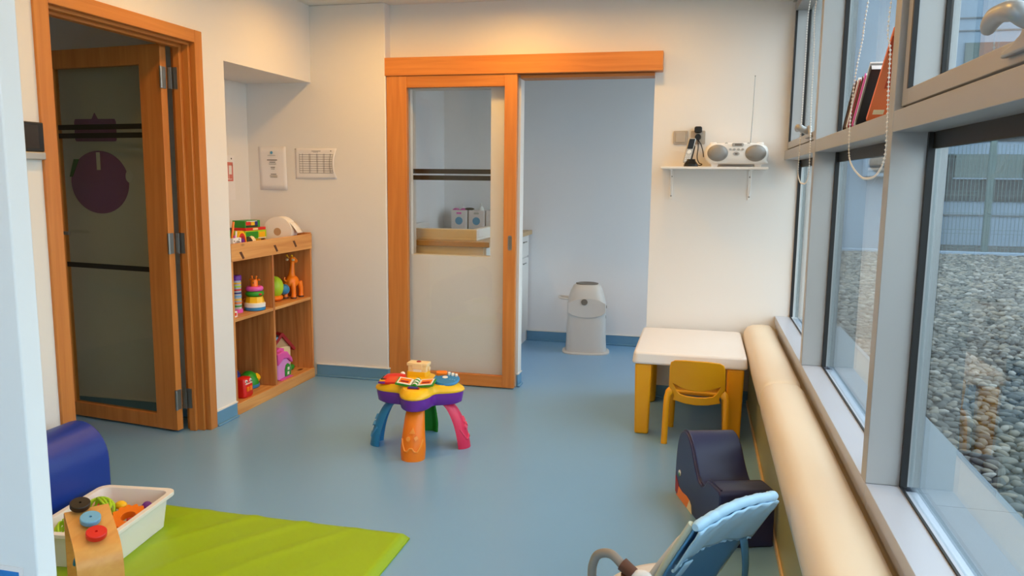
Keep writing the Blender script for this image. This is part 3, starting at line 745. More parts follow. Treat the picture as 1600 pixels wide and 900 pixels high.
# green book in the middle/front
bk = B()
bk.prism([(-.078, .02), (0, .006), (.078, .02), (.078, .026), (0, .013), (-.078, .026)], -.032, .032, lambda u, v, q: (u, q, v)); bk = bk.obj('book', 't_green', at); bk.location = (.008, -.080, T-.002); bk.rotation_euler = (math.radians(12), 0, math.radians(4)); bk.scale = (1.28, 1.2, 1.1)
B().cyl((0, -.034, .014), (0, .036, .014), .011, seg=12).obj('spine', 't_green', bk, smooth=True)
for v in (-.02, .002, .024): B().cyl((0, v-.005, .0145), (0, v+.005, .0145), .0118, seg=12).obj('spine_ring', 't_white', bk)
for s_ in (-1, 1):
    pg = B().prism([(s_*.014, .0175), (s_*.072, .0265), (s_*.072, .0285), (s_*.014, .0195)], -.028, .028, lambda u, v, q: (u, q, v)).obj('page', 't_white', bk)
    B().prism([(s_*.022, .0205), (s_*.066, .0275), (s_*.066, .0290), (s_*.022, .0220)], -.019, .019, lambda u, v, q: (u, q, v)).obj('picture', 't_orange', pg)
    B().prism([(s_*.028, .0225), (s_*.060, .0275), (s_*.060, .0296), (s_*.028, .0246)], -.015, -.002, lambda u, v, q: (u, q, v)).obj('picture', 't_darkred', pg)
B().cyl((-.012, -.150, T+.004), (.048, -.145, T+.004), .008, seg=12).obj('roller', 't_darkred', at, smooth=True)
B().cyl((-.006, -.1495, T+.0055), (.042, -.1455, T+.0055), .0082, seg=12).obj('roller_band', 't_darkblue', at, smooth=True)
B().prism([(x*1.5+.01, y*.8-.015) for x, y in circ(.028, 20)], T-.002, T+.008, lambda u, v, q: (u, v, q)).obj('centre_dial', 't_lime', at, bevel=.003)
B().prism([(x*1.3+.01, y*.8-.015) for x, y in circ(.020, 20)], T+.007, T+.012, lambda u, v, q: (u, v, q)).obj('centre_disc', 't_cream', at, bevel=.002)
# cream house block at the back lobe
BA = TH0+PI; bxp, byp = .135*math.cos(BA), .135*math.sin(BA)
loft([(rrect(.12, .075, .015), 0), (rrect(.112, .066, .012), .03)]).obj('house_base', 't_yellow', at).location = (bxp-.03, byp-.01, T-.004)
ho = loft([(rrect(.105, .06, .006), 0), (rrect(.105, .06, .006), .036)]).obj('house', 't_cream', at, bevel=.002); ho.location = (bxp-.03, byp-.005, T+.022)
B().box(-.058, .058, -.034, .034, .034, .052).obj('house_roof', 't_cream', ho, bevel=.004)
B().box(-.028, .030, -.036, -.030, .018, .050).obj('door_frame', 't_cream', ho, bevel=.003)
B().box(-.022, .024, -.0325, -.028, .0, .026).obj('door_panel', 't_white', ho, bevel=.002)
B().ball((0, 0, .052), .012, 10, 1.2, 1, .6).obj('red_knob', 't_darkred', ho, smooth=True)
B().prism(circ(.012, 14), .052, .062, lambda u, v, q: (q, v, u+.018)).obj('side_wheel', 't_cream', ho)

# ================================================================== WHALE SEAT
wh = thing('whale_seat', 'navy leatherette foam whale rocker with orange belly by the bench', 'foam toy', (-.057, 3.474, 0), math.atan2(.32, .947))
W_ = .222
body = smooth_path([(0, .0, 0), (-.012, .06, 0), (-.006, .18, 0), (.02, .27, 0), (.07, .315, 0), (.13, .318, 0), (.19, .285, 0), (.24, .225, 0), (.29, .180, 0), (.335, .170, 0), (.368, .182, 0), (.395, .212, 0), (.43, .222, 0)], 4)
pb = [(p.x, p.y) for p in body]+[(.53, .226), (.545, .215), (.548, 0)]
def wmap(s, z, q): return (q, -s, z)
bo = B().prism(pb, 0, W_, wmap).obj('body', 'navy_leatherette', wh, bevel=.007, seg=3)
for q0, q1 in ((-.002, .003), (W_-.003, W_+.002)):
    B().prism([(.000, .085), (.02, .075), (.05, .05), (.035, .012), (.004, .012)], q0, q1, wmap).obj('mouth', 't_darkred', wh)
    B().prism([(.05, .05), (.10, .045), (.16, .052), (.20, .048), (.17, .002), (.012, .002), (.035, .012)], q0, q1, wmap).obj('belly', 't_orange', wh)
    B().prism([(.20, .048), (.225, .035), (.235, .002), (.17, .002)], q0, q1, wmap).obj('belly_tip', 't_cream', wh)
    ey = B().prism(circ(.014, 16, .055, .115), q0*1.5 if q0 < 0 else q0, q1 if q0 < 0 else q1+.001, wmap).obj('eye', 't_white', wh)
    B().prism(circ(.009, 12, .057, .110), q0*2 if q0 < 0 else q0, q1 if q0 < 0 else q1+.002, wmap).obj('pupil', 't_green', ey)
B().tube([(.012, -p[0], p[1]+.002) for p in pb[3:-2]], .0035, 6).obj('piping', 'navy_leatherette', wh, smooth=True)

# ================================================================== BABY BOUNCER
bo = thing('baby_bouncer', 'light blue fabric baby bouncer seat in the foreground by the bench', 'baby bouncer', (0, 2.35, 0))
P0 = Vector((.02, 2.06-2.35, .48)); E1 = Vector((.22, .27, 0)); Wd = E1.length; e1 = E1.normalized()
fdir = Vector((-e1.y, e1.x, 0)); ddir = (fdir*.50+Vector((0, 0, -.866))).normalized(); nback = e1.cross(ddir).normalized()
if nback.y > 0: nback = -nback
def bp(u, v, q): return tuple(P0+e1*(u*Wd)+ddir*v+nback*q)
def cov(u, v):     # u 0..1 across, v 0..1 down
    wrk = .004*math.sin(u*38+3*v)*math.exp(-((v-.12)/.12)**2)+.003*math.sin(u*23+1.3)*v
    bow = -.028*(math.sin(PI*u))*(.3+.7*v)
    edge = 0
    return bp(u*1.03-.015, -.004+v*.165-.012*math.sin(PI*u)*(1-v), bow+.022+wrk)
B().grid(cov, 48, 14).obj('head_cover', 'bouncer_blue', bo, smooth=True, solid=.006)
rim = [Vector(bp(u*1.04-.02, -.006-.012*math.sin(PI*u)+.0012*math.sin(u*31)+.001*math.sin(u*57), .006-.012*math.sin(PI*u))) for u in np.linspace(0, 1, 40)]
B().tube(rim, [.010]+[.0150+.0007*math.sin(k*1.1)+.0005*math.sin(k*2.7) for k in range(38)]+[.010], 12).obj('rim_roll', 'bouncer_blue', bo, smooth=True)
hem = [Vector(bp(u*1.02-.01, .165+.0022*math.sin(u*90), .020-.028*math.sin(PI*u)+.002*math.sin(u*75))) for u in np.linspace(0, 1, 80)]
B().tube(hem, [.0045+.0008*math.sin(k*1.7) for k in range(80)], 8).obj('elastic_hem', 'bouncer_blue', bo, smooth=True)
def sling(u, v):
    q = -.03*math.sin(PI*u)-.05*(v**2)*0
    L_ = v*.58
    bend = max(0, L_-.42)
    return tuple(Vector(bp(u, min(L_, .42)+.0*bend, q+.004))+(fdir*bend*1.0+Vector((0, 0, -.12*bend))))
B().grid(sling, 20, 24).obj('seat_sling', 'bouncer_dark', bo, smooth=True, solid=.006)
B().grid(lambda u, v: tuple(Vector(sling(.04+u*.92, .16+.84*v))-nback*(.02+.012*math.sin(PI*v))), 16, 20).obj('seat_pad', 'off_white_cloth', bo, smooth=True, solid=.02)
B().grid(lambda u, v: bp(.36+.14*u, .19+.05*v+.02*u, -.022+.004*math.sin(5*u)), 6, 3).obj('care_label', 't_skyblue', bo, smooth=True, solid=.002)
B().grid(lambda u, v: bp(.12+.09*u-.10*v, .15+.19*v, .020-.012*v+.006*math.sin(3*v)), 5, 12).obj('pocket_strap', 'bouncer_blue', bo, smooth=True, solid=.003)
st = Vector(bp(.86, .16, .016))
B().grid(lambda u, v: tuple(st+e1*(.034*u*(1-.4*v)+.008*math.sin(5*v))+Vector((0, 0, -.28*v))+nback*(.01*math.sin(4*v))), 3, 14).obj('strap', 'strap_blue', bo, smooth=True, solid=.003)
# frame: side tubes of the back, bent to floor, front hoop
for u in (0, 1):
    a = Vector(bp(u, .0, -.01)); c = Vector(bp(u, .41, -.01)); d = c+fdir*.14+Vector((0, 0, -.02))
    B().tube(smooth_path([a, Vector(bp(u, .15, -.01)), c, d], 6), .010, 10).obj('side_tube', 'binding', bo, smooth=True)
    f0 = c+fdir*.02; g0 = Vector((f0.x, f0.y, 0))+fdir*(-.16); g0.z = .011; g1 = Vector((f0.x, f0.y, 0))+fdir*.30; g1.z = .011
    B().tube([g0, g1], .011, 10).obj('floor_runner', 'grey_tube', bo, smooth=True)
    B().tube([c, Vector((f0.x, f0.y, .011))], .010, 10).obj('support', 'grey_tube', bo, smooth=True)
# arched grey handle tube with brown joint at the far left side
hp = [(-.155, -.36, .285), (-.195, -.335, .31), (-.232, -.32, .30), (-.248, -.315, .27), (-.252, -.31, .22), (-.25, -.30, .12), (-.235, -.26, .012)]
B().tube(smooth_path([(p[0], p[1]+.02, p[2]+.075 if i < 5 else p[2]) for i, p in enumerate(hp)], 6), .0125, 12).obj('toy_bar', 'grey_tube', bo, smooth=True)
jn = B(); jn.cyl((-.165, -.335, .372), (-.132, -.350, .355), .019, .017, 12); jn.cyl((-.155, -.345, .35), (-.158, -.345, .315), .012, .009, 8)
jn.obj('joint', 't_brown', bo, smooth=True)
B().ball((-.112, -.355, .350), .024, 12, 1.3, .8, .9).obj('fabric_sleeve', 'off_white_cloth', bo, smooth=True)
B().grid(lambda u, v: (-.17+.16*u+.05*v, -.36-.02*v+.03*u, .335-.07*v+.012*math.sin(PI*u)), 8, 8).obj('side_flap', 'off_white_cloth', bo, smooth=True, solid=.006)

# ================================================================== MAT, TUB, BOLSTER, WOODEN TOY
mtm = thing('floor_mat', 'lime green padded floor mat on the blue vinyl floor', 'floor mat', (-1.72, 2.05, 0))
def matf(u, v):
    x = -.66+1.33*u; y = -.72+1.40*v
    e = min(u, 1-u, v, 1-v); r_ = min(1, e/.02)
    z = .006+.026*math.sqrt(max(0, 1-(1-r_)**2))
    pq = x*.86-y*.5+.02*math.sin(y*6); wr = .007*(max(0, math.sin(pq*2*PI/.19))**3-.2)*max(0, min(1, (v-.45)*2.4))*max(0, min(1, (u-.2)*4, (.93-u)*5))
    return (x, y, z+wr*r_)
ms = B(); ms.grid(matf, 70, 70)
ms = ms.obj('pad', 'mat_green', mtm, smooth=True, ang=80)
B().box(-.66, .67, -.72, .68, .001, .008).obj('underside', 'mat_green', mtm)
tu = thing('storage_tub', 'white plastic storage tub of toys on the green mat', 'tub', (-2.10, 2.345, .033), math.radians(7))
def tubsh(k0, z0, k1, z1): pass
Wt, Lt = .30, .42
o1 = [(rrect(Wt*.84, Lt*.88, .03), 0), (rrect(Wt*.94, Lt*.95, .035), .125), (rrect(Wt*.94, Lt*.95, .035), .128), (rrect(Wt*1.04, Lt*1.03, .04), .130), (rrect(Wt*1.045, Lt*1.035, .04), .128-.008), (rrect(Wt*1.06, Lt*1.05, .04), .122), (rrect(Wt*1.06, Lt*1.05, .04), .136), (rrect(Wt*.92, Lt*.935, .035), .136), (rrect(Wt*.82, Lt*.86, .03), .006), ]
n_ = len(o1[0][0]); vs_ = []; fs_ = []
for P, z in o1: vs_ += [(u, v, z) for u, v in P]
for j in range(len(o1)-1):
    for i in range(n_): fs_.append((j*n_+i, j*n_+(i+1) % n_, (j+1)*n_+(i+1) % n_, (j+1)*n_+i))
fs_.append(tuple(range(n_))); fs_.append(tuple((len(o1)-1)*n_+i for i in range(n_)))
B().quadmesh(vs_, fs_).obj('shell', 'white_plastic', tu, bevel=.002)
def intub(u, v, z): # tub-local to world
    a = math.radians(7); return (-2.10+u*math.cos(a)-v*math.sin(a), 2.345+u*math.sin(a)+v*math.cos(a), .033+z)
def lattice_ball(p, r, m, lab, rings=7, seed=1):
    t = thing('lattice_ball', lab, 'toy', (p[0], p[1], p[2]))
    rr = random.Random(seed); bb = B()
    for k in range(rings):
        ax = Vector((rr.uniform(-1, 1), rr.uniform(-1, 1), rr.uniform(-1, 1))).normalized(); a = ax.orthogonal().normalized(); c = ax.cross(a); off = rr.uniform(-.45, .45)*r; q = math.sqrt(r*r-off*off)-.004
        bb.tube([Vector((0, 0, r))+ax*off+(a*math.cos(2*PI*i/28)+c*math.sin(2*PI*i/28))*q for i in range(28)], .0042, 6, closed=True)
    bb.obj('lattice', m, t, smooth=True)
lattice_ball(intub(-.062, .055, .045), .055, 't_lime', 'lime green lattice ball next to the orange gear in the tub', 9, 3)
lattice_ball(intub(-.055, -.12, .045), .055, 't_lime', 'lime green lattice ball at the tub end beside the white partition', 8, 5)
t = B().ball((0, 0, .028), .028, 14).obj('red_ball', 't_red', smooth=True); t.location = intub(-.10, .125, .06); tag(t, 'small red ball showing behind the black wooden knob', 'toy')
# wavy orange gear
def gear(r0, r1, n, h, nm, m, p, rot, lab):
    pts_ = [((r0+(r1-r0)*(.5+.5*math.cos(n*a)))*math.cos(a), (r0+(r1-r0)*(.5+.5*math.cos(n*a)))*math.sin(a)) for a in np.linspace(0, 2*PI, n*8, endpoint=False)]
    o = B().plate(pts_, [circ(r0*.45, 16)], 0, h, lambda u, v, q: (u, v, q)).obj(nm, m, bevel=.003); o.location = p; o.rotation_euler = rot; tag(o, lab, 'toy'); return o
gear(.058, .068, 14, .03, 'toy_gear', 't_orange', intub(.058, .050, .066), (.30, .12, 0), 'wavy edged orange toy ring in the white tub')
gear(.040, .048, 12, .025, 'toy_gear', 't_red', intub(.045, .130, .022), (-.1, .1, .4), 'wavy edged red toy ring at the back of the tub')
t = B().ball((0, 0, .022), .022, 12, 1, 1, 1.2).obj('purple_ball', 't_purple', smooth=True); t.location = intub(.085, .125, .070); tag(t, 'small purple knob shaped toy in the tub', 'toy')
t = B().ball((0, 0, .018), .018, 12, 1.4, 1, 1).obj('yellow_ball', 't_yellow', smooth=True); t.location = intub(-.005, .10, .09); tag(t, 'small yellow toy leaning on the orange ring', 'toy')
t = B().tube([(.05*math.cos(a), .05*math.sin(a), .009) for a in np.linspace(0, 2*PI, 24, endpoint=False)], .009, 8, closed=True).obj('ring', 't_blue', smooth=True); t.location = intub(-.045, -.11, .030); tag(t, 'blue plastic ring under the lime ball in the tub', 'toy')
t = B().prism(rrect(.10, .05, .01), 0, .02, lambda u, v, q: (u, v, q)).obj('toy_block', 't_red', bevel=.003); t.location = intub(-.03, -.12, .0065); tag(t, 'red toy block at the bottom of the tub', 'toy')
t = B().prism(rrect(.06, .04, .01), 0, .05, lambda u, v, q: (u, v, q)).obj('toy_block', 't_yellow', bevel=.003); t.location = intub(-.08, -.03, .0065); tag(t, 'yellow toy block in the tub beside the partition', 'toy')
# blue bolster along the left wall
bl = thing('foam_block', 'royal blue leatherette foam block with a rounded top beside the tub', 'foam block', (-2.455, 2.0, 0))
pr = [(-.135, 0), (-.135, .24)]+[(-.135*math.cos(a), .24+.155*math.sin(a)) for a in np.linspace(0, PI, 16)][1:-1]+[(.135, .24), (.135, 0)]
B().prism(pr, -.74, .635, lambda u, v, q: (u, q, v)).obj('block', 'royal_blue', bl, bevel=.012, seg=3)
# bent plywood toy with knobs
wa = thing('plywood_toy', 'bent plywood arch toy with black, blue and red knobs on top', 'toy', (-1.80, 1.93, .033))
wv = Vector((.64, .768, 0)); lv = Vector((.768, -.64, 0))
A0 = Vector((-.085, 0, 0))
prf = smooth_path([Vector((-.012, 0, 0)), Vector((-.006, .20, 0)), Vector((0, .305, 0)), Vector((.012, .326, 0)), Vector((.035, .326, 0)), Vector((.17, .284, 0)), Vector((.205, .262, 0)), Vector((.225, .225, 0)), Vector((.232, .15, 0)), Vector((.240, 0, 0))], 6)
wdt = .124
vsx = []; fsx = []
nprof = len(prf)
for i, p in enumerate(prf):
    tn = (prf[min(i+1, nprof-1)]-prf[max(i-1, 0)]).normalized(); nn = Vector((tn.y, -tn.x, 0))
    for k, q in ((0, 0), (1, 0), (1, 1), (0, 1)):
        pp = p+nn*(.009*q)
        vsx.append(tuple(A0+lv*pp.x+wv*(k*wdt)+Vector((0, 0, pp.y))))
for i in range(nprof-1):
    for k in range(4): fsx.append((i*4+k, i*4+(k+1) % 4, (i+1)*4+(k+1) % 4, (i+1)*4+k))
fsx += [(0, 1, 2, 3), tuple((nprof-1)*4+k for k in range(4))]
B().quadmesh(vsx, fsx).obj('arch', 'plywood', wa, smooth=True, ang=50)
sl = (Vector((.17, .284))-Vector((.035, .326))); sl.normalize()
up_ = Vector((0, 0, 1))*sl.x - lv*sl.y
for nm, d_, wq, m_ in (('black_knob', .020, .044, 't_black'), ('blue_knob', .094, .060, 't_skyblue'), ('red_knob', .164, .064, 't_red')):
    zt = .326-(d_-.035)*.311
    c0 = A0+lv*d_+wv*wq+Vector((0, 0, zt))
    ax = up_.normalized(); Rm = Vector((0, 0, 1)).rotation_difference(ax).to_matrix().to_4x4()
    o = B().lathe([(0, .010), (.027, .010), (.029, .013), (.029, .026), (.027, .028), (.004, .028), (.004, .022), (0, .022)], (0, 0, 0), 28, Rm).obj(nm, m_, wa, smooth=True); o.location = c0
    B().cyl((0, 0, 0), tuple(ax*.012), .007, seg=8).obj('peg', 't_brown', o)
o = B().ball((0, 0, 0), .055, 18, 1, .5, 1).obj('yellow_turtle', 't_yellow', wa, smooth=True); o.location = A0+lv*.10+wv*.055+Vector((0, 0, .165))
B().tube([(.058*math.cos(a), 0, .058*math.sin(a)) for a in np.linspace(.3, PI-.1, 14)], .009, 8).obj('blue_edge', 't_blue', o, smooth=True)
B().cyl((0, 0, -.16), (0, 0, -.04), .006, seg=8).obj('rod', 't_brown', o)
# poster on the partition
ps = thing('poster', 'blue printed sheet with white border on the foreground partition', 'poster', (-1.30, 1.1575, .50))
B().box(-.15, .068, -.001, 0, 0, .152).obj('sheet', 'paper', ps)
B().box(-.14, .058, -.0016, -.0011, .012, .142).obj('print', 'blue_print', ps)

# ================================================================== PINE TOY CABINET
cb = thing('toy_cabinet', 'open pine toy cabinet with four compartments in the wall niche', 'cabinet', (-2.6, 4.452, 0))
YA, YB = -.478, .482      # local extents
XB = -.46
B().box(XB, -.004, YA, YA+.02, 0, 1.0).obj('side_panel', 'pine_v', cb, bevel=.002)
B().box(XB, -.004, YB-.02, YB, 0, 1.02).obj('side_panel', 'pine_v', cb, bevel=.002)
B().box(XB+.012, -.006, -.032, -.012, .066, .91).obj('divider', 'pine_v', cb, bevel=.002)
for y0, y1 in ((YA+.02, -.032), (-.012, YB-.02)):
    B().box(XB+.012, -.008, y0, y1, .555, .575).obj('shelf', 'pine_y', cb, bevel=.002)
    B().box(XB+.012, -.018, y0, y1, .046, .066).obj('bottom_board', 'pine_y', cb, bevel=.002)
B().box(-.018, 0, YA, YB, 0, .068).obj('plinth', 'pine_y', cb, bevel=.002)
B().box(XB+.012, -.018, YA+.02, YB-.02, .91, .93).obj('top_board', 'pine_y', cb, bevel=.002)
lip = B().box(-.018, .0, YA-.0, YB, .91, 1.012).obj('lip', 'pine_y', cb, bevel=.002)
for y, zz in ((-.40, .925), (-.02, .935), (.22, .945)):
    B().prism([(y, zz+.035), (y+.022, zz+.037), (y+.052, zz-.004), (y+.034, zz-.008)], 0, .002, lambda u, v, q: (q, u, v)).obj('knot', 't_brown', lip)
B().box(XB, XB+.02, YA+.02, YB-.02, .93, 1.0).obj('back_lip', 'pine_y', cb)
nb = 9
for k in range(nb):
    y0 = YA+.02+(YB-YA-.04)*k/nb; y1 = YA+.02+(YB-YA-.04)*(k+1)/nb
    B().box(XB, XB+.012-.001*(k % 2), y0+.0008, y1-.0008, .03, .91).obj('back_plank', 'pine_v', cb, bevel=.001)
S1, S0, S2 = .5755, .0665, .9305
# --- rain-stick tube
t = thing('rattle_tube', 'clear bead rattle tube with purple and pink caps on the left shelf', 'toy', (-2.722, 4.20, S1))
mat('clear_tube', (190, 190, 196), .15, var=.3, scale=60)
B().lathe([(.033, 0), (.034, .022), (0, .022)], (0, 0, 0), 20).obj('bottom_cap', 't_pink', t, smooth=True)
B().lathe([(.0275, .022), (.0275, .20), (0, .20)], (0, 0, 0), 20).obj('barrel', 'clear_tube', t, smooth=True)
for k, m_ in enumerate(('t_green', 't_orange', 't_yellow', 't_skyblue', 't_darkblue', 't_red', 't_lime', 't_yellow')):
    B().lathe([(.0279, 0), (.0282, .004), (.0279, .009)], (0, 0, .036+k*.02), 18).obj('bead_band', m_, t)
B().lathe([(0, .198), (.031, .198), (.031, .222), (.027, .228), (0, .228)], (0, 0, 0), 20).obj('top_cap', 't_purple', t, smooth=True)
t = B().box(-.004, .004, -.02, .02, 0, .035).obj('picture_card', 't_white'); t.location = (-2.64, 4.045, S1); tag(t, 'small white and red card leaning at the left shelf corner', 'card')
o = B().box(.0042, .005, -.012, .012, .008, .026).obj('print', 't_red', t)
# --- stacking giraffe
t = thing('stacking_toy', 'ring stacking toy with orange animal head on a white and blue base', 'toy', (-2.672, 4.315, S1))
B().lathe([(.058, 0), (.063, .004), (.063, .022), (0, .022)], (0, 0, 0), 28).obj('blue_base', 't_blue', t, smooth=True)
B().lathe([(.063, .022), (.064, .044), (.056, .050), (0, .050)], (0, 0, 0), 28).obj('white_base', 't_white', t, smooth=True)
B().lathe([(.058, .050), (.050, .086), (0, .086)], (0, 0, 0), 8).obj('yellow_cone', 't_yellow', t)
B().tube([(.040*math.cos(a), .040*math.sin(a), .104) for a in np.linspace(0, 2*PI, 28, endpoint=False)], .017, 10, closed=True).obj('green_ring', 't_green', t, smooth=True)
B().tube([(.037*math.cos(a), .037*math.sin(a), .134) for a in np.linspace(0, 2*PI, 28, endpoint=False)], .0165, 10, closed=True).obj('pink_ring', 't_pink', t, smooth=True)
hd = B().lathe([(.022, .09), (.022, .18), (.019, .190), (0, .196)], (0, 0, 0), 18).obj('head', 't_orange', t, smooth=True)
for s_ in (-1, 1):
    B().cyl((.012*s_, 0, .19), (.015*s_, 0, .207), .004, seg=8).ball((.0155*s_, 0, .208), .0065, 8).obj('horn', 't_orange', hd, smooth=True)
    B().ball((.028*s_, .006, .188), .009, 8, 1.4, .6, .7).obj('ear', 't_orange', hd, smooth=True)
B().ball((.006, -.0205, .172), .004, 8, .8, .6, 1.4).obj('eye', 't_black', hd, smooth=True)
B().tube(smooth_path([(-.058, -.015, .03), (-.075, -.02, .055), (-.055, -.02, .07)], 5), .004, 6).obj('side_loop', 't_orange', t, smooth=True)
B().box(.03, .058, -.03, -.01, .098, .108).obj('red_clip', 't_red', t, bevel=.002)
# --- orange giraffe
t = thing('giraffe_toy', 'glossy orange plastic giraffe standing in the upper right compartment', 'toy', (-2.70, 4.825, S1))
bb = B(); bb.ball((0, 0, .115), .045, 18, 1.0, 1.25, 1); bb.tube(smooth_path([(.0, -.005, .135), (.0, .0, .17), (.002, .004, .21), (.004, .006, .25)], 5), [.034, .031, .028, .025, .023, .021, .020, .019, .018, .017, .016, .0155, .015, .015, .015, .016], 14)
bb.ball((.006, .012, .262), .026, 14, .95, 1.25, .85, Matrix.Rotation(-.35, 3, 'X')); bb.ball((.010, .034, .252), .018, 12, .95, 1.1, .85)
bb.obj('body', 't_orange', t, smooth=True)
for (x, y) in ((.028, -.03), (-.028, -.04), (.035, .058), (-.02, .06)):
    l = B(); l.tube(smooth_path([(x*.8, y*.9, .11), (x, y, .06), (x, y, .012)], 4), [.019, .019, .018, .017, .016, .015, .015, .016, .018], 12); l = l.obj('leg', 't_orange', t, smooth=True)
    B().lathe([(.017, 0), (.02, .003), (.018, .012), (0, .012)], (x, y, 0), 12).obj('hoof', 't_brown', l)
for s_ in (-1, 1):
    B().cyl((.012*s_, -.008, .276), (.018*s_, -.022, .292), .003, seg=6).ball((.018*s_, -.023, .293), .007, 8).obj('horn', 't_yellow', t, smooth=True)
    B().ball((.022*s_, -.016, .264), .010, 8, 1.3, .5, .8).obj('ear', 't_cream', t, smooth=True)
B().ball((.022, .018, .268), .0035, 6).obj('eye', 't_black', t)
B().tube(smooth_path([(-.01, -.055, .12), (-.015, -.075, .135), (-.012, -.07, .15)], 4), .006, 6).obj('tail', 't_orange', t, smooth=True)
# --- lime / blue plush
t = thing('plush_turtle', 'lime green plush toy with blue head beside the orange giraffe', 'toy', (-2.735, 4.665, S1))
B().ball((0, -.005, .095), .07, 18, .85, .8, 1.05).obj('shell', 't_lime', t, smooth=True)
B().ball((.035, .058, .072), .036, 14).obj('head', 't_blue', t, smooth=True)
B().ball((.0, .0, .024), .05, 14, 1, 1.15, .48).obj('belly', 't_orange', t, smooth=True)
# --- lower left: red box toy, green helmet toy, blue knob
t = thing('red_toy_truck', 'red plastic toy with orange buttons in the lower left compartment', 'toy', (-2.665, 4.145, S0))
bb = loft([(rrect(.07, .085, .018), .0), (rrect(.085, .10, .02), .012), (rrect(.082, .098, .02), .075), (rrect(.065, .085, .02), .115), (rrect(.05, .07, .015), .12)]); bb.obj('body', 't_red', t, smooth=True, ang=35)
for y in (-.020, .012): B().box(.036, .048, y-.011, y+.011, .040, .068).obj('button', 't_orange', t, bevel=.003)
for y in (-.022, .022):
    e = B().prism(circ(.011, 12), 0, .006, lambda u, v, q: (.032+q, y+u, v+.100)).obj('eye', 't_white', t); B().prism(circ(.005, 8), .006, .008, lambda u, v, q: (.032+q, y+u, v+.098)).obj('pupil', 't_black', e)
B().box(.03, .041, -.035, .035, .083, .088).obj('smile_line', 't_white', t)
t = thing('green_dome_toy', 'green and yellow dome toy with blue rim behind the red toy', 'toy', (-2.755, 4.345, S0))
B().lathe([(.058, 0), (.068, .006), (.068, .022), (.064, .024), (0, .024)], (0, 0, 0), 24).obj('rim', 't_blue', t, smooth=True)
B().lathe([(.064, .024), (.060, .055), (.045, .085), (.02, .102), (0, .105)], (0, 0, 0), 24).obj('dome', 't_green', t, smooth=True)
B().lathe([(.0, 0), (.03, 0), (.022, .018), (0, .024)], (.035, .03, .058), 16, Matrix.Rotation(.9, 4, 'Y')).obj('yellow_spot', 't_yellow', t, smooth=True)
t = thing('knob_toy', 'dark blue ball on a green drum behind the red toy', 'toy', (-2.79, 4.235, S0))
B().lathe([(.04, 0), (.042, .005), (.036, .06), (0, .06)], (0, 0, 0), 18).obj('drum', 't_green', t, smooth=True)
B().ball((0, 0, .098), .042, 16).obj('ball', 't_darkblue', t, smooth=True)
t = thing('toy_hammer', 'cream and red toy hammer leaning behind the dark blue ball', 'toy', (-2.87, 4.22, S0))
B().cyl((0, -.02, .0), (.0, -.02, .13), .010, seg=10).obj('post', 't_darkred', t, smooth=True)
B().cyl((.02, -.075, .15), (.025, .075, .125), .012, seg=10).obj('handle', 't_cream', t, smooth=True)
B().cyl((.022, .080, .098), (.030, .085, .145), .018, seg=12).obj('head', 't_darkred', t, smooth=True)
B().box(-.015, .03, -.10, -.06, .0, .155).obj('block', 't_darkblue', t, bevel=.004)
# --- lower right: pink shoe house with green door, red-roof house
t = thing('pink_toy_house', 'pink toy cottage with a green arched door in the lower right compartment', 'toy', (-2.70, 4.615, S0))
def hp_(u, v, q): return (q, u, v)
B().prism([(-.085, 0), (.085, 0), (.088, .05), (.07, .10), (.03, .13), (-.03, .14), (-.085, .12)], -.05, .05, hp_).obj('wall', 't_lilac', t, bevel=.012, seg=3)
rf = B().prism([(-.09, .10), (-.02, .135), (.04, .125), (.075, .10), (.098, .085), (.085, .125), (.05, .155), (.03, .175), (-.03, .19), (-.09, .18)], -.056, .058, hp_).obj('roof', 't_pink', t, bevel=.008)
B().prism([(-.05, .18), (.03, .17), (.035, .195), (-.005, .205), (-.05, .20)], -.03, .03, hp_).obj('chimney', 't_pink', rf, bevel=.006)
dr = B().prism([(-.005, .012), (.062, .012), (.064, .055), (.052, .082), (.030, .095), (.008, .086), (-.005, .06)], .048, .058, hp_).obj('door', 't_green', t, bevel=.002)
for (y, z, s_) in ((.030, .060, .012), (.026, .030, .012)): B().box(.0582, .0595, y-s_, y+s_, z-.010, z+.010).obj('door_picture', 't_white', dr)
B().prism([(-.085, 0), (.075, 0), (.06, .006), (-.085, .006)], .05, .07, hp_).obj('doorstep', 't_pink', t)
t = thing('red_roof_house', 'cream toy house with sloping red roof behind the pink cottage', 'toy', (-2.79, 4.80, S0), -.45); t.scale = (.8, .8, 1.0)
B().box(-.05, .05, -.09, .07, 0, .17).obj('wall', 't_cream', t, bevel=.003)
B().prism([(-.03, .27), (-.01, .272), (.115, .150), (.098, .135), (-.02, .245), (-.128, .150), (-.14, .168)], -.068, .068, hp_).obj('roof', 't_darkred', t, bevel=.003)
B().prism([(-.03, .25), (.07, .17), (-.09, .17), (-.11, .18)], -.048, .046, hp_).obj('gable', 'cardboard', t)
B().ball((.06, .06, .022), .022, 10, 1.3, 1.8, 1).obj('hedge', 't_green', t, smooth=True)
B().prism(circ(.028, 16, -.07, .235), .052, .062, hp_).obj('clock_face', 't_black', t)
B().prism(circ(.014, 12, -.07, .235), .062, .064, hp_).obj('clock_centre', 't_skyblue', t)
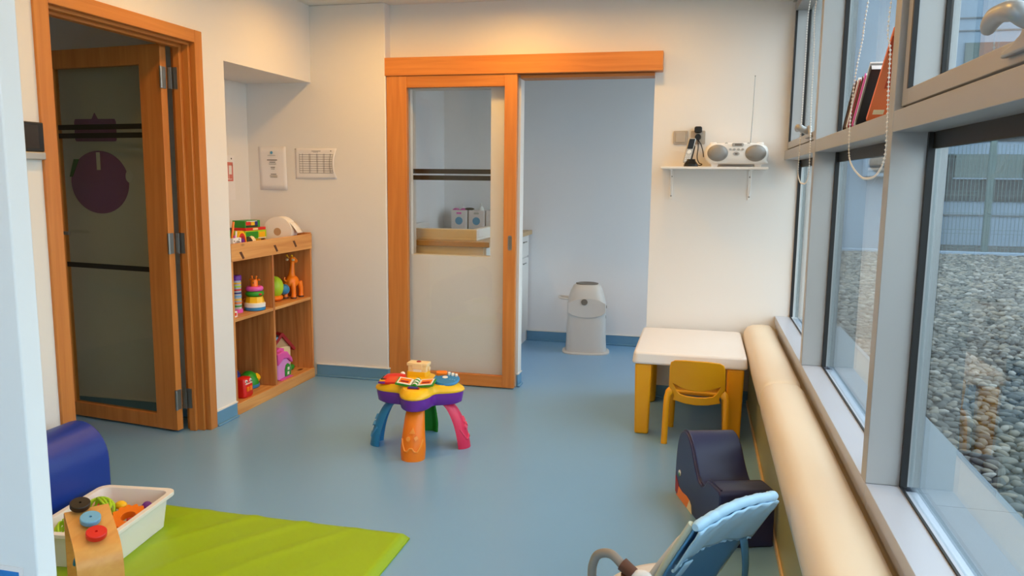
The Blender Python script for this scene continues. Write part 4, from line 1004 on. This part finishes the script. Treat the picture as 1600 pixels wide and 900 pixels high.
# --- on top of the cabinet
t = thing('toilet_roll', 'jumbo white paper roll standing on the cabinet top', 'paper roll', (-2.775, 4.825, S2), math.radians(6))
RR, TH = .100, .10
Rx = Matrix.Rotation(PI/2, 4, 'X')
prf2 = [(.026, -TH/2), (RR, -TH/2), (RR, TH/2), (.026, TH/2), (.026, -TH/2)]
bb = B(); bb.lathe(prf2, (0, 0, RR), 40, Rx); bb.obj('roll', 'toilet_paper', t, smooth=True, ang=40)
B().lathe([(.026, -TH/2+.0005), (.0275, -TH/2-.0006), (.0245, -TH/2-.0006), (.0245, TH/2), (.026, TH/2)], (0, 0, RR), 24, Rx).obj('core', 'cardboard', t, smooth=True)
B().grid(lambda u, v: (RR*math.sin(.9)+.05*u+.004, -TH/2+.012+TH*.9*v+.015*u, RR+RR*math.cos(.9)-.052*u-.02*u*u), 8, 3).obj('loose_end', 'toilet_paper', t, smooth=True, solid=.0015)
def carton(nm, lab, x, y, z, sx, sy, sz, m, rz=0, prints=()):
    t = thing(nm, lab, 'box', (x, y, z), rz); B().box(-sx/2, sx/2, -sy/2, sy/2, 0, sz).obj('box', m, t, bevel=.0015)
    for (u0, u1, v0, v1, m2) in prints:
        B().box(sx/2, sx/2+.0006, u0, u1, v0, v1).obj('print', m2, t)
    return t
carton('game_box', 'yellow and brown tray box at the bottom of the stack on the cabinet', -2.885, 4.605, S2, .11, .19, .062, 't_brown', -.12, ((-.09, .06, .03, .06, 't_yellow'), (-.07, .02, .004, .03, 't_yellow')))
carton('game_box', 'green picture box with a yellow duckling shape in the stack on the cabinet', -2.885, 4.605, S2+.0625, .13, .21, .056, 't_lime', -.12, ((-.10, .02, .006, .05, 't_green'), (.03, .09, .008, .045, 't_yellow'), (.02, .10, .002, .009, 't_white')))
carton('game_box', 'flat red box on top of the green picture box', -2.885, 4.612, S2+.119, .12, .20, .018, 't_red', -.12, ((-.03, .02, .003, .015, 't_cream'),))
carton('game_box', 'small multicoloured box topmost of the stack on the cabinet', -2.885, 4.59, S2+.1375, .10, .15, .046, 't_green', -.12, ((-.068, .05, .004, .014, 't_black'), (-.068, -.02, .016, .040, 't_red'), (-.015, .02, .014, .036, 't_yellow'), (.022, .05, .014, .04, 't_darkblue'), (-.06, .045, .037, .043, 't_white')))
t = thing('pencil_cup', 'white spotted cardboard cup with pens and scissors at the cabinet corner', 'cup', (-2.69, 4.115, S2))
B().plate(rrect(.085, .105, .006, 3, 0, .055), [[(x*1.3+.006, y*.75+.075) for x, y in circ(.022, 16)]], -.003, .003, lambda u, v, q: (.036+q, u, v)).obj('front', 't_white', t)
B().box(-.036, .036, -.043, -.038, 0, .107).obj('side', 't_white', t); B().box(-.036, .036, .038, .043, 0, .107).obj('side', 't_white', t); B().box(-.039, -.033, -.043, .043, 0, .107).obj('back', 't_white', t); B().box(-.036, .034, -.04, .04, 0, .004).obj('bottom', 't_white', t)
for y, z in ((-.03, .09), (.03, .03), (-.01, .022), (.02, .098)): B().prism(circ(.004, 8), 0, .0008, lambda u, v, q: (.0392+q, u+y, v+z)).obj('spot', 't_black', t)
for nm, m_, a, c, r_, lab in (('pen', 't_green', (.01, -.030, .006), (.016, -.040, .155), .006, 'green felt pen standing in the white cup'), ('pen', 't_orange', (0, -.015, .006), (.0, .030, .20), .007, 'orange wooden brush standing in the white cup'), ('pen', 't_black', (-.01, .010, .006), (-.01, .012, .165), .007, 'black marker standing in the white cup'), ('pen', 't_white', (.012, .022, .006), (.012, .034, .145), .006, 'white pen standing in the white cup'), ('pen', 't_pink', (.02, .0, .006), (.02, .004, .12), .005, 'pink pen in the middle of the white cup')):
    o = B().cyl((0, 0, 0), tuple(Vector(c)-Vector(a)), r_, seg=10).obj(nm, m_, smooth=True); o.location = Vector((-2.69, 4.115, S2))+Vector(a); tag(o, lab, 'pen', 'pens in the white cup')
t = thing('spray_bottle', 'grey spray bottle with pale blue band behind the pen cup', 'bottle', (-2.80, 4.135, S2))
B().lathe([(.03, 0), (.033, .01), (.033, .12), (.028, .15), (.012, .185), (.010, .20), (0, .20)], (0, 0, 0), 18).obj('body', 'silver', t, smooth=True)
B().lathe([(.0335, .10), (.0335, .125)], (0, 0, 0), 18).obj('band', 't_skyblue', t)
B().tube(smooth_path([(0, 0, .195), (0, 0, .225), (.012, 0, .235), (.025, 0, .225)], 4), .006, 8).obj('nozzle', 'silver', t, smooth=True)
t = thing('rainbow_ring', 'yellow, red and purple arched toy next to the pen cup', 'toy', (-2.70, 4.225, S2))
for r_, m_ in ((.080, 't_yellow'), (.066, 't_red'), (.050, 't_darkred'), (.034, 't_purple')):
    B().prism([(r_*math.cos(a)*.62, .062+r_*math.sin(a)) for a in np.linspace(-.8, PI+.8, 24)], -.012, .012+(.08-r_)*.08, lambda u, v, q: (q, u, v)).obj('arc', m_, t)
B().box(-.013, .0135, -.018, .018, 0, .016).obj('foot', 'bin_grey', t)
t = thing('binoculars_toy', 'small black and white toy half hidden behind the cabinet lip', 'toy', (-2.72, 4.36, S2))
B().ball((0, -.02, .05), .04, 12, .7, 1, 1.25).obj('dark_half', 't_black', t, smooth=True)
B().ball((-.002, .022, .05), .04, 12, .7, .9, 1.25).obj('white_half', 't_cream', t, smooth=True)

# ---------------------------------------------------------------- papers on the wall
pp = thing('notice_sheet', 'portrait white notice sheet with small blue dot above the cabinet', 'paper', (-2.904, 4.969, 1.307))
ang_ = 0
B().grid(lambda u, v: (-.105+.21*u+.008*(1-v), -.0015-.006*math.sin(PI*u*.8)*(1-v), .297*v), 8, 8).obj('sheet', 'paper', pp, smooth=True, solid=.0006)
def lines(parent, items, m, y=-.0105):
    bb = B()
    for (x, z, w_, h_) in items: bb.box(x-w_/2, x+w_/2, y-.0004, y, z-h_/2, z+h_/2)
    return bb.obj('print', m, parent)
lines(pp, [(.0, .236, .06, .002), (.004, .205, .078, .005), (.006, .19, .045, .004), (.006, .178, .055, .003), (.008, .155, .033, .004), (.008, .144, .028, .003), (.012, .108, .042, .004), (.012, .098, .058, .002), (.014, .088, .055, .003)], 'ink')
B().prism(circ(.0105, 16, .0, .255), -.0105, -.0109, lambda u, v, q: (u, q, v)).obj('blue_dot', 'ink_blue', pp)
p2 = thing('timetable_sheet', 'landscape white timetable sheet with curled right edge above the cabinet', 'paper', (-2.572, 4.969, 1.386))
def curl(u, v):
    k = max(0, u-.6)/.4; return (-.155+.31*u-.014*k*math.sin(PI*v), -.0015-.020*k*k*math.sin(PI*min(1, v*1.1))-.003*math.sin(PI*u), .207*v)
B().grid(curl, 20, 12).obj('sheet', 'paper', p2, smooth=True, solid=.0006)
bb = B()
def strip(u0, u1, v0, v1):
    n_ = 10; vs = []; fs = []
    for i in range(n_+1):
        for v in (v0, v1):
            p = curl(u0+(u1-u0)*i/n_, v); vs.append((p[0], p[1]-.0012, p[2]))
    for i in range(n_): fs.append((2*i, 2*i+2, 2*i+3, 2*i+1))
    bb.quadmesh(vs, fs)
for k in range(9): strip(.1, .94, .19+.075*k-.004, .19+.075*k+.006)
def vstrip(u0, u1, v0, v1):
    n_ = 8; vs = []; fs = []
    for i in range(n_+1):
        for u in (u0, u1):
            p = curl(u, v0+(v1-v0)*i/n_); vs.append((p[0], p[1]-.0013, p[2]))
    for i in range(n_): fs.append((2*i, 2*i+1, 2*i+3, 2*i+2))
    bb.quadmesh(vs, fs)
for u in (.10, .18, .34, .365, .52, .545, .69, .715, .86, .885, .94): vstrip(u-.003, u+.004, .19, .82)
strip(.40, .62, .90, .915); strip(.44, .56, .865, .875)
bb.obj('print', 'ink', p2)
B().prism(circ(.004, 10, .118, .188), -.0155, -.016, lambda u, v, q: (u, q, v)).obj('logo_dot', 'ink', p2)
B().prism(circ(.005, 10, -.150, .20), -.004, -.010, lambda u, v, q: (u, q, v)).obj('pin', 'silver', p2)
p3 = thing('drawing_sheet', 'white sheet with pink print on the inner niche wall', 'paper', (-3.0895, 4.69, 1.24))
B().box(0, .001, -.105, .105, 0, .297).obj('sheet', 'paper', p3)
for (y, z, w_, h_) in ((-.0, .24, .17, .022), (.0, .13, .17, .012), (-.075, .185, .015, .10), (.078, .185, .015, .10), (.03, .185, .012, .09), (-.02, .16, .03, .03), (.055, .155, .03, .03)):
    B().box(.0011, .0015, y-w_/2, y+w_/2, z-h_/2, z+h_/2).obj('print', 'ink_pink', p3)
B().prism(circ(.006, 10), .0011, .0015, lambda u, v, q: (q, u+.07, v+.275)).obj('print', 'ink', p3)

# ================================================================== SWITCHES, SHELF, RADIO, PHONE
sw = thing('light_switch', 'beige metallic light switch on the wall left of the socket', 'switch', (-.140, 5.06, 1.667))
B().prism(rrect(.088, .082, .008), 0, -.009, lambda u, v, q: (u, q, v)).obj('plate', 'switch_plate', sw, bevel=.002)
B().prism(rrect(.062, .060, .004), -.009, -.014, lambda u, v, q: (u, q, v)).obj('rocker', 'switch_plate', sw, bevel=.002)
so = thing('wall_socket', 'beige metallic wall socket behind the phone', 'socket', (-.035, 5.06, 1.667))
B().prism(rrect(.088, .082, .008), 0, -.009, lambda u, v, q: (u, q, v)).obj('plate', 'switch_plate', so, bevel=.002)
B().plate(rrect(.062, .060, .004), [circ(.020, 20)], -.009, -.013, lambda u, v, q: (u, q, v)).obj('insert', 'switch_plate', so)
pgd = thing('plug_adapter', 'black plug adapter pushed into the wall socket', 'plug', (-.035, 5.047, 1.667))
B().lathe([(.019, 0), (.019, .03), (.015, .036), (0, .036)], (0, 0, 0), 18, Matrix.Rotation(PI/2, 4, 'X')).obj('plug', 'device_black', pgd, smooth=True)
B().prism(rrect(.046, .040, .012), -.002, -.036, lambda u, v, q: (u, q, v+.045)).obj('transformer', 'device_black', pgd, bevel=.005)
B().tube(smooth_path([(0, -.03, -.012), (.004, -.05, -.06), (0, -.04, -.12), (.012, -.05, -.155), (.03, -.05, -.165), (.02, -.06, -.172), (.0, -.06, -.168)], 6), .003, 6).obj('cord', 'device_black', pgd, smooth=True)
B().tube(smooth_path([(0, -.03, -.015), (.02, -.035, -.045), (.034, -.02, -.09), (.038, -.03, -.12)], 6), .003, 6).obj('cord', 'device_black', pgd, smooth=True)
sh = thing('wall_shelf', 'narrow white wall shelf on two brackets carrying the radio', 'shelf', (.06, 5.06, 1.472))
B().box(-.305, .315, -.195, 0, 0, .014).obj('board', 'white_plastic', sh, bevel=.002)
for x in (-.245, .225):
    br = B().box(x-.010, x+.010, -.006, 0, -.185, 0).box(x-.010, x+.010, -.165, 0, -.006, 0)
    br.prism([(-.15, -.006), (-.13, -.006), (-.006, -.15), (-.006, -.165)], x-.003, x+.003, lambda u, v, q: (q, u, v))
    br = br.obj('bracket', 'white_plastic', sh, bevel=.0015)
    for z in (-.045, -.165): B().prism(circ(.005, 10), -.006, -.0075, lambda u, v, q: (x+u, q, v+z)).obj('screw', 'bin_grey', br)
rd = thing('radio', 'white portable radio with two oval grey speakers on the wall shelf', 'radio', (.192, 4.955, 1.4865))
out_ = [(-.155, .016), (.155, .016), (.176, .04), (.184, .075), (.176, .112), (.15, .132), (.09, .140), (0, .144), (-.09, .140), (-.15, .132), (-.176, .112), (-.184, .075), (-.176, .04)]
out_ = [(p.x, p.y) for p in smooth_path([Vector((a, c, 0)) for a, c in out_+[out_[0]]], 3)][:-1]
n_ = len(out_); lo_ = []
for q, k in ((-.075, .86), (-.068, .95), (-.04, 1.0), (.03, .98), (.07, .9)): lo_.append([(u*k, q, .08+(v-.08)*k) for u, v in out_])
vs_ = [p for l in lo_ for p in l]; fs_ = [(j*n_+i, j*n_+(i+1) % n_, (j+1)*n_+(i+1) % n_, (j+1)*n_+i) for j in range(4) for i in range(n_)]+[tuple(range(n_)), tuple(4*n_+i for i in range(n_))]
B().quadmesh(vs_, fs_).obj('body', 'white_plastic', rd, smooth=True, ang=50)
for s_ in (-1, 1):
    B().lathe([(0, .018), (.03, .016), (.046, .010), (.050, .004), (.052, 0), (0, 0)], (s_*.108, -.074, .080), 28, Matrix.Rotation(PI/2, 4, 'X'), 1.16, .95).obj('speaker', 'speaker_grey', rd, smooth=True)
    B().prism([(-.018, 0), (.018, 0), (.026, .028), (-.026, .028)], -.055, .03, lambda u, v, q: (s_*.125+u, q, v)).obj('foot', 'white_plastic', rd, bevel=.004)
    B().box(s_*.135-.02, s_*.135+.02, -.02, .02, .125, .146).obj('handle_mount', 'white_plastic', rd, bevel=.006)
B().prism(rrect(.068, .020, .009), -.070, -.078, lambda u, v, q: (u+.005, q, v+.129)).obj('display_frame', 'silver', rd, bevel=.001)
B().box(-.012, .028, -.0790, -.0780, .123, .135).obj('display', 'bin_grey', rd)
for x in (-.036, -.014, .010, .034): B().prism(circ(.0065, 12), -.074, -.079, lambda u, v, q: (x+u*1.2, q, v+.102)).obj('button', 'silver', rd)
for x in (-.06, .066): B().prism(circ(.008, 12), -.064, -.072, lambda u, v, q: (x+u*1.2, q, v+.134)).obj('knob', 'silver', rd)
B().prism([(x*1.6, z) for x, z in circ(.012, 16)], -.073, -.0775, lambda u, v, q: (u-.002, q, v+.076)).obj('port_ring', 'silver', rd)
B().box(-.010, .006, -.0785, -.0775, .071, .080).obj('port', 'bin_grey', rd)
B().tube([(.082, .04, .13), (.088, .042, .33), (.090, .043, .535)], [.0028, .0022, .0018], 8).ball((.090, .043, .537), .004, 8).obj('antenna', 'steel', rd, smooth=True)
ph = thing('cordless_phone', 'cordless phone upright in its black charging cradle on the wall shelf', 'phone', (-.070, 4.93, 1.4865), math.radians(6))
loft([(rrect(.085, .075, .015), 0), (rrect(.08, .07, .015), .014), (rrect(.055, .045, .01, 5, 0, .01), .034), (rrect(.05, .04, .01, 5, 0, .012), .045)]).obj('cradle', 'device_black', ph, smooth=True, ang=35)
def pm_(u, v, q): return (u*1+v*.22-.028, q+v*.10+.005, .018+v)
hs_ = B().prism(rrect(.044, .150, .010, 4, 0, .078), -.012, .010, pm_).obj('handset', 'silver', ph, bevel=.004)
B().prism(rrect(.034, .060, .004, 3, 0, .118), -.0135, -.012, pm_).obj('screen', 'device_black', hs_)
B().prism(circ(.012, 14, 0, .07), -.0145, -.012, pm_).obj('navigation_key', 't_white', hs_)
for r_ in range(4):
    for c_ in range(3): B().prism(rrect(.008, .005, .002, 2, -.011+.011*c_, .05-.010*r_), -.0135, -.012, pm_).obj('key', 't_white', hs_)
B().prism(rrect(.040, .10, .010, 4, .012, .06), .012, .03, pm_).obj('cradle_back', 'device_black', ph, bevel=.004)

# ================================================================== BOOKS ON THE TRANSOM
def book(lab, y, th, dep, hgt, lean, m, cover=None, x=.519):
    t = thing('book', lab, 'book', (x, y, 1.5865), 0, 'books on the window transom')
    t.rotation_euler = (lean, 0, 0)
    B().box(-dep/2, dep/2, 0, th, 0, hgt).obj('cover', m, t, bevel=.001)
    B().box(-dep/2+.003, dep/2-.002, .0012, th-.0012, .003, hgt+.0003).obj('pages', 'paper', t)
    if cover: 
        for (x0, x1, z0_, z1_, m2) in cover: B().box(x0, x1, -.0007, 0, z0_, z1_).obj('print', m2, t)
    return t
yy = 3.055
for k, (m_, lab) in enumerate((('t_black', 'thin black book standing furthest along the window transom'), ('t_brown', 'thin brown book second from the far end of the row'), ('t_white', 'thin white booklet third from the far end of the row'), ('t_darkred', 'thin dark red booklet in the middle of the row'), ('t_brown', 'thin brown booklet next to the pinkish one in the row'), ('t_pink', 'thin pinkish booklet beside the wide black book'))):
    book(lab, yy-.036*k, .012, .075, .215+.006*(k % 3), .88, m_)
book('white cardboard folder standing behind the wide black book', yy-.222, .006, .078, .27, .88, 't_white')
book('wide black book leaning on the window transom', yy-.262, .018, .080, .24, .89, 't_black')
book('large orange picture book leaning at the near end of the row', yy-.44, .012, .082, .36, .93, 'orange_cover', ((-.02, .035, .14, .26, 'orange_dark'), (-.03, .0, .03, .05, 't_cream'), (-.04, -.02, .28, .34, 'orange_dark')))

# ================================================================== CHANGING ROOM
ct = thing('changing_counter', 'white changing counter with wooden worktop behind the sliding door', 'counter', (-1.80, 5.9, 0))
B().box(-.37, .355, -.70, .70, .0, .93).obj('carcass', 'wall_cool', ct)
B().box(-.375, .40, -.715, .70, .932, .967).obj('worktop', 'worktop', ct, bevel=.002)
for y0, y1 in ((-.69, -.24), (-.23, .23), (.24, .69)):
    d = B().box(.355, .373, y0, y1, .10, .74).obj('door', 'white_plastic', ct, bevel=.002); B().cyl((.39, (y0+y1)/2-.05, .70), (.39, (y0+y1)/2+.05, .70), .005, seg=8).obj('handle', 'steel', d)
    d = B().box(.355, .373, y0, y1, .75, .925).obj('drawer', 'white_plastic', ct, bevel=.002); B().cyl((.392, (y0+y1)/2-.06, .88), (.392, (y0+y1)/2+.06, .88), .005, seg=8).obj('handle', 'steel', d)
cm = thing('changing_mat', 'thick white changing mat on the wooden worktop', 'changing mat', (-1.86, 5.66, .9675))
B().box(-.33, .35, -.40, .40, 0, .018).obj('pad', 'white_plastic', cm, bevel=.004)
B().box(-.33, .35, -.40, -.35, .016, .080).obj('front_bolster', 'white_plastic', cm, bevel=.006, seg=3)
for x0 in (-.33, .30): B().box(x0, x0+.05, -.35, .40, .016, .080).obj('side_bolster', 'white_plastic', cm, bevel=.006, seg=3)
for k, (x, lab, tint) in enumerate(((-2.00, 'pink tinted storage box with round blue sticker on the changing counter', 't_pink'), (-1.846, 'white storage box with round blue sticker and pump bottle', None), (-1.692, 'white storage box half hidden at the right end of the changing counter', None))):
    t = thing('storage_box', lab, 'storage box', (x, 6.505, .9675), 0, 'sticker boxes on the changing counter')
    bb = B(); bb.plate(rrect(.145, .19, .012), [rrect(.137, .182, .010)], .004, .165, lambda u, v, q: (u, v, q)); bb.box(-.07, .07, -.093, .093, 0, .005); bb.obj('box', 'translucent_box', t)
    B().prism([(x_*1, z_) for x_, z_ in circ(.033, 18)], -.0955, -.0965, lambda u, v, q: (u, q, v+.075)).obj('sticker', 'sticker_blue', t)
    B().box(-.022, .022, -.0962, -.0955, .132, .148).obj('label_strip', 't_pink' if tint else 'silver', t)
    if k == 0:
        for dx in (-.045, .02): 
            o = B().prism([(-.03, 0), (.03, 0), (.018, .018), (0, .026), (-.018, .018)], -.03, .03, lambda u, v, q: (u, q, v)).obj('pink_cloth', 't_pink', smooth=True); o.location = (x+dx, 6.475, .9675+.155); tag(o, 'pink folded cloth at the %s of the pink tinted box' % ('left' if dx < 0 else 'middle'), 'cloth')
    if k < 2:
        o = thing('pump_bottle', 'clear pump bottle in the %s storage box' % ('pink tinted' if k == 0 else 'middle white'), 'bottle', (x+(.01 if k else 0), 6.535, .973))
        B().lathe([(.03, 0), (.03, .15), (.022, .175), (.008, .19), (0, .19)], (0, 0, 0), 16).obj('body', 't_white', o, smooth=True)
        B().cyl((0, 0, .19), (0, 0, .215), .005, seg=8).tube([(0, 0, .215), (0, -.03, .213)], .006, 8).obj('pump', 't_white', o, smooth=True)
o = B().ball((0, 0, .012), .04, 12, 1.1, .7, .3).obj('black_brush', 't_black', smooth=True); o.location = (-1.925, 6.475, .9675+.163); tag(o, 'black item lying between the two storage boxes', 'brush')
# nappy bin
nb_ = thing('nappy_bin', 'white nappy bin with grey round button in the changing room', 'bin', (-.872, 6.30, 0), math.radians(8)); nb_.scale = (1, 1, .95)
def se(w_, d_, n=40, e=3.2): return [(w_/2*math.copysign(abs(math.cos(a))**(2/e), math.cos(a)), d_/2*math.copysign(abs(math.sin(a))**(2/e), math.sin(a))) for a in np.linspace(0, 2*PI, n, endpoint=False)]
loft([(se(.385, .30), 0), (se(.385, .30), .010), (se(.33, .25), .018), (se(.33, .25), .02)]).obj('foot', 'bin_white', nb_, smooth=True, ang=40)
loft([(se(.335, .255), .018), (se(.325, .25), .10), (se(.312, .24), .33)]).obj('body', 'bin_white', nb_, smooth=True, ang=50)
loft([(se(.318, .246), .33), (se(.314, .242), .43), (se(.30, .232), .46), (se(.265, .215), .53), (se(.225, .19), .575), (se(.18, .16), .592), (se(.165, .15), .590)]).obj('lid', 'bin_white', nb_, smooth=True, ang=50)
fr_ = [(u, v) for u, v in [(-.15, .36), (-.12, .338), (-.06, .320), (0, .315), (.06, .320), (.12, .338), (.15, .36), (.15, .44), (.10, .468), (.05, .482), (0, .486), (-.05, .482), (-.10, .468), (-.15, .44)]]
B().prism(fr_, -.121, -.128, lambda u, v, q: (u, q*(1-.05*(abs(u)/.15)**3), v)).obj('front_panel', 'bin_white', nb_, bevel=.003)
B().lathe([(.026, 0), (.026, .006), (.021, .008), (.021, .004), (0, .006)], (-.02, -.128, .452), 22, Matrix.Rotation(PI/2, 4, 'X')).obj('button', 'bin_grey', nb_, smooth=True)
B().lathe([(.013, 0), (.012, .004), (0, .004)], (.158, -.02, .40), 14, Matrix.Rotation(PI/2, 4, 'Y')).obj('side_button', 'bin_grey', nb_)
B().box(.150, .158, -.04, -.0, .30, .36).obj('side_grip', 'bin_grey', nb_, bevel=.004)
B().lathe([(.066, .592), (.078, .588), (.080, .598), (.066, .602), (.058, .594), (0, .585)], (0, 0, 0), 28, None, 1.15, .95).obj('opening_ring', 'bin_grey', nb_, smooth=True)
B().tube(smooth_path([(-.15, -.05, .465), (-.20, -.055, .47), (-.225, -.03, .475), (-.225, .03, .475), (-.20, .055, .47), (-.15, .05, .465)], 5), .010, 8).obj('handle', 'bin_white', nb_, smooth=True)
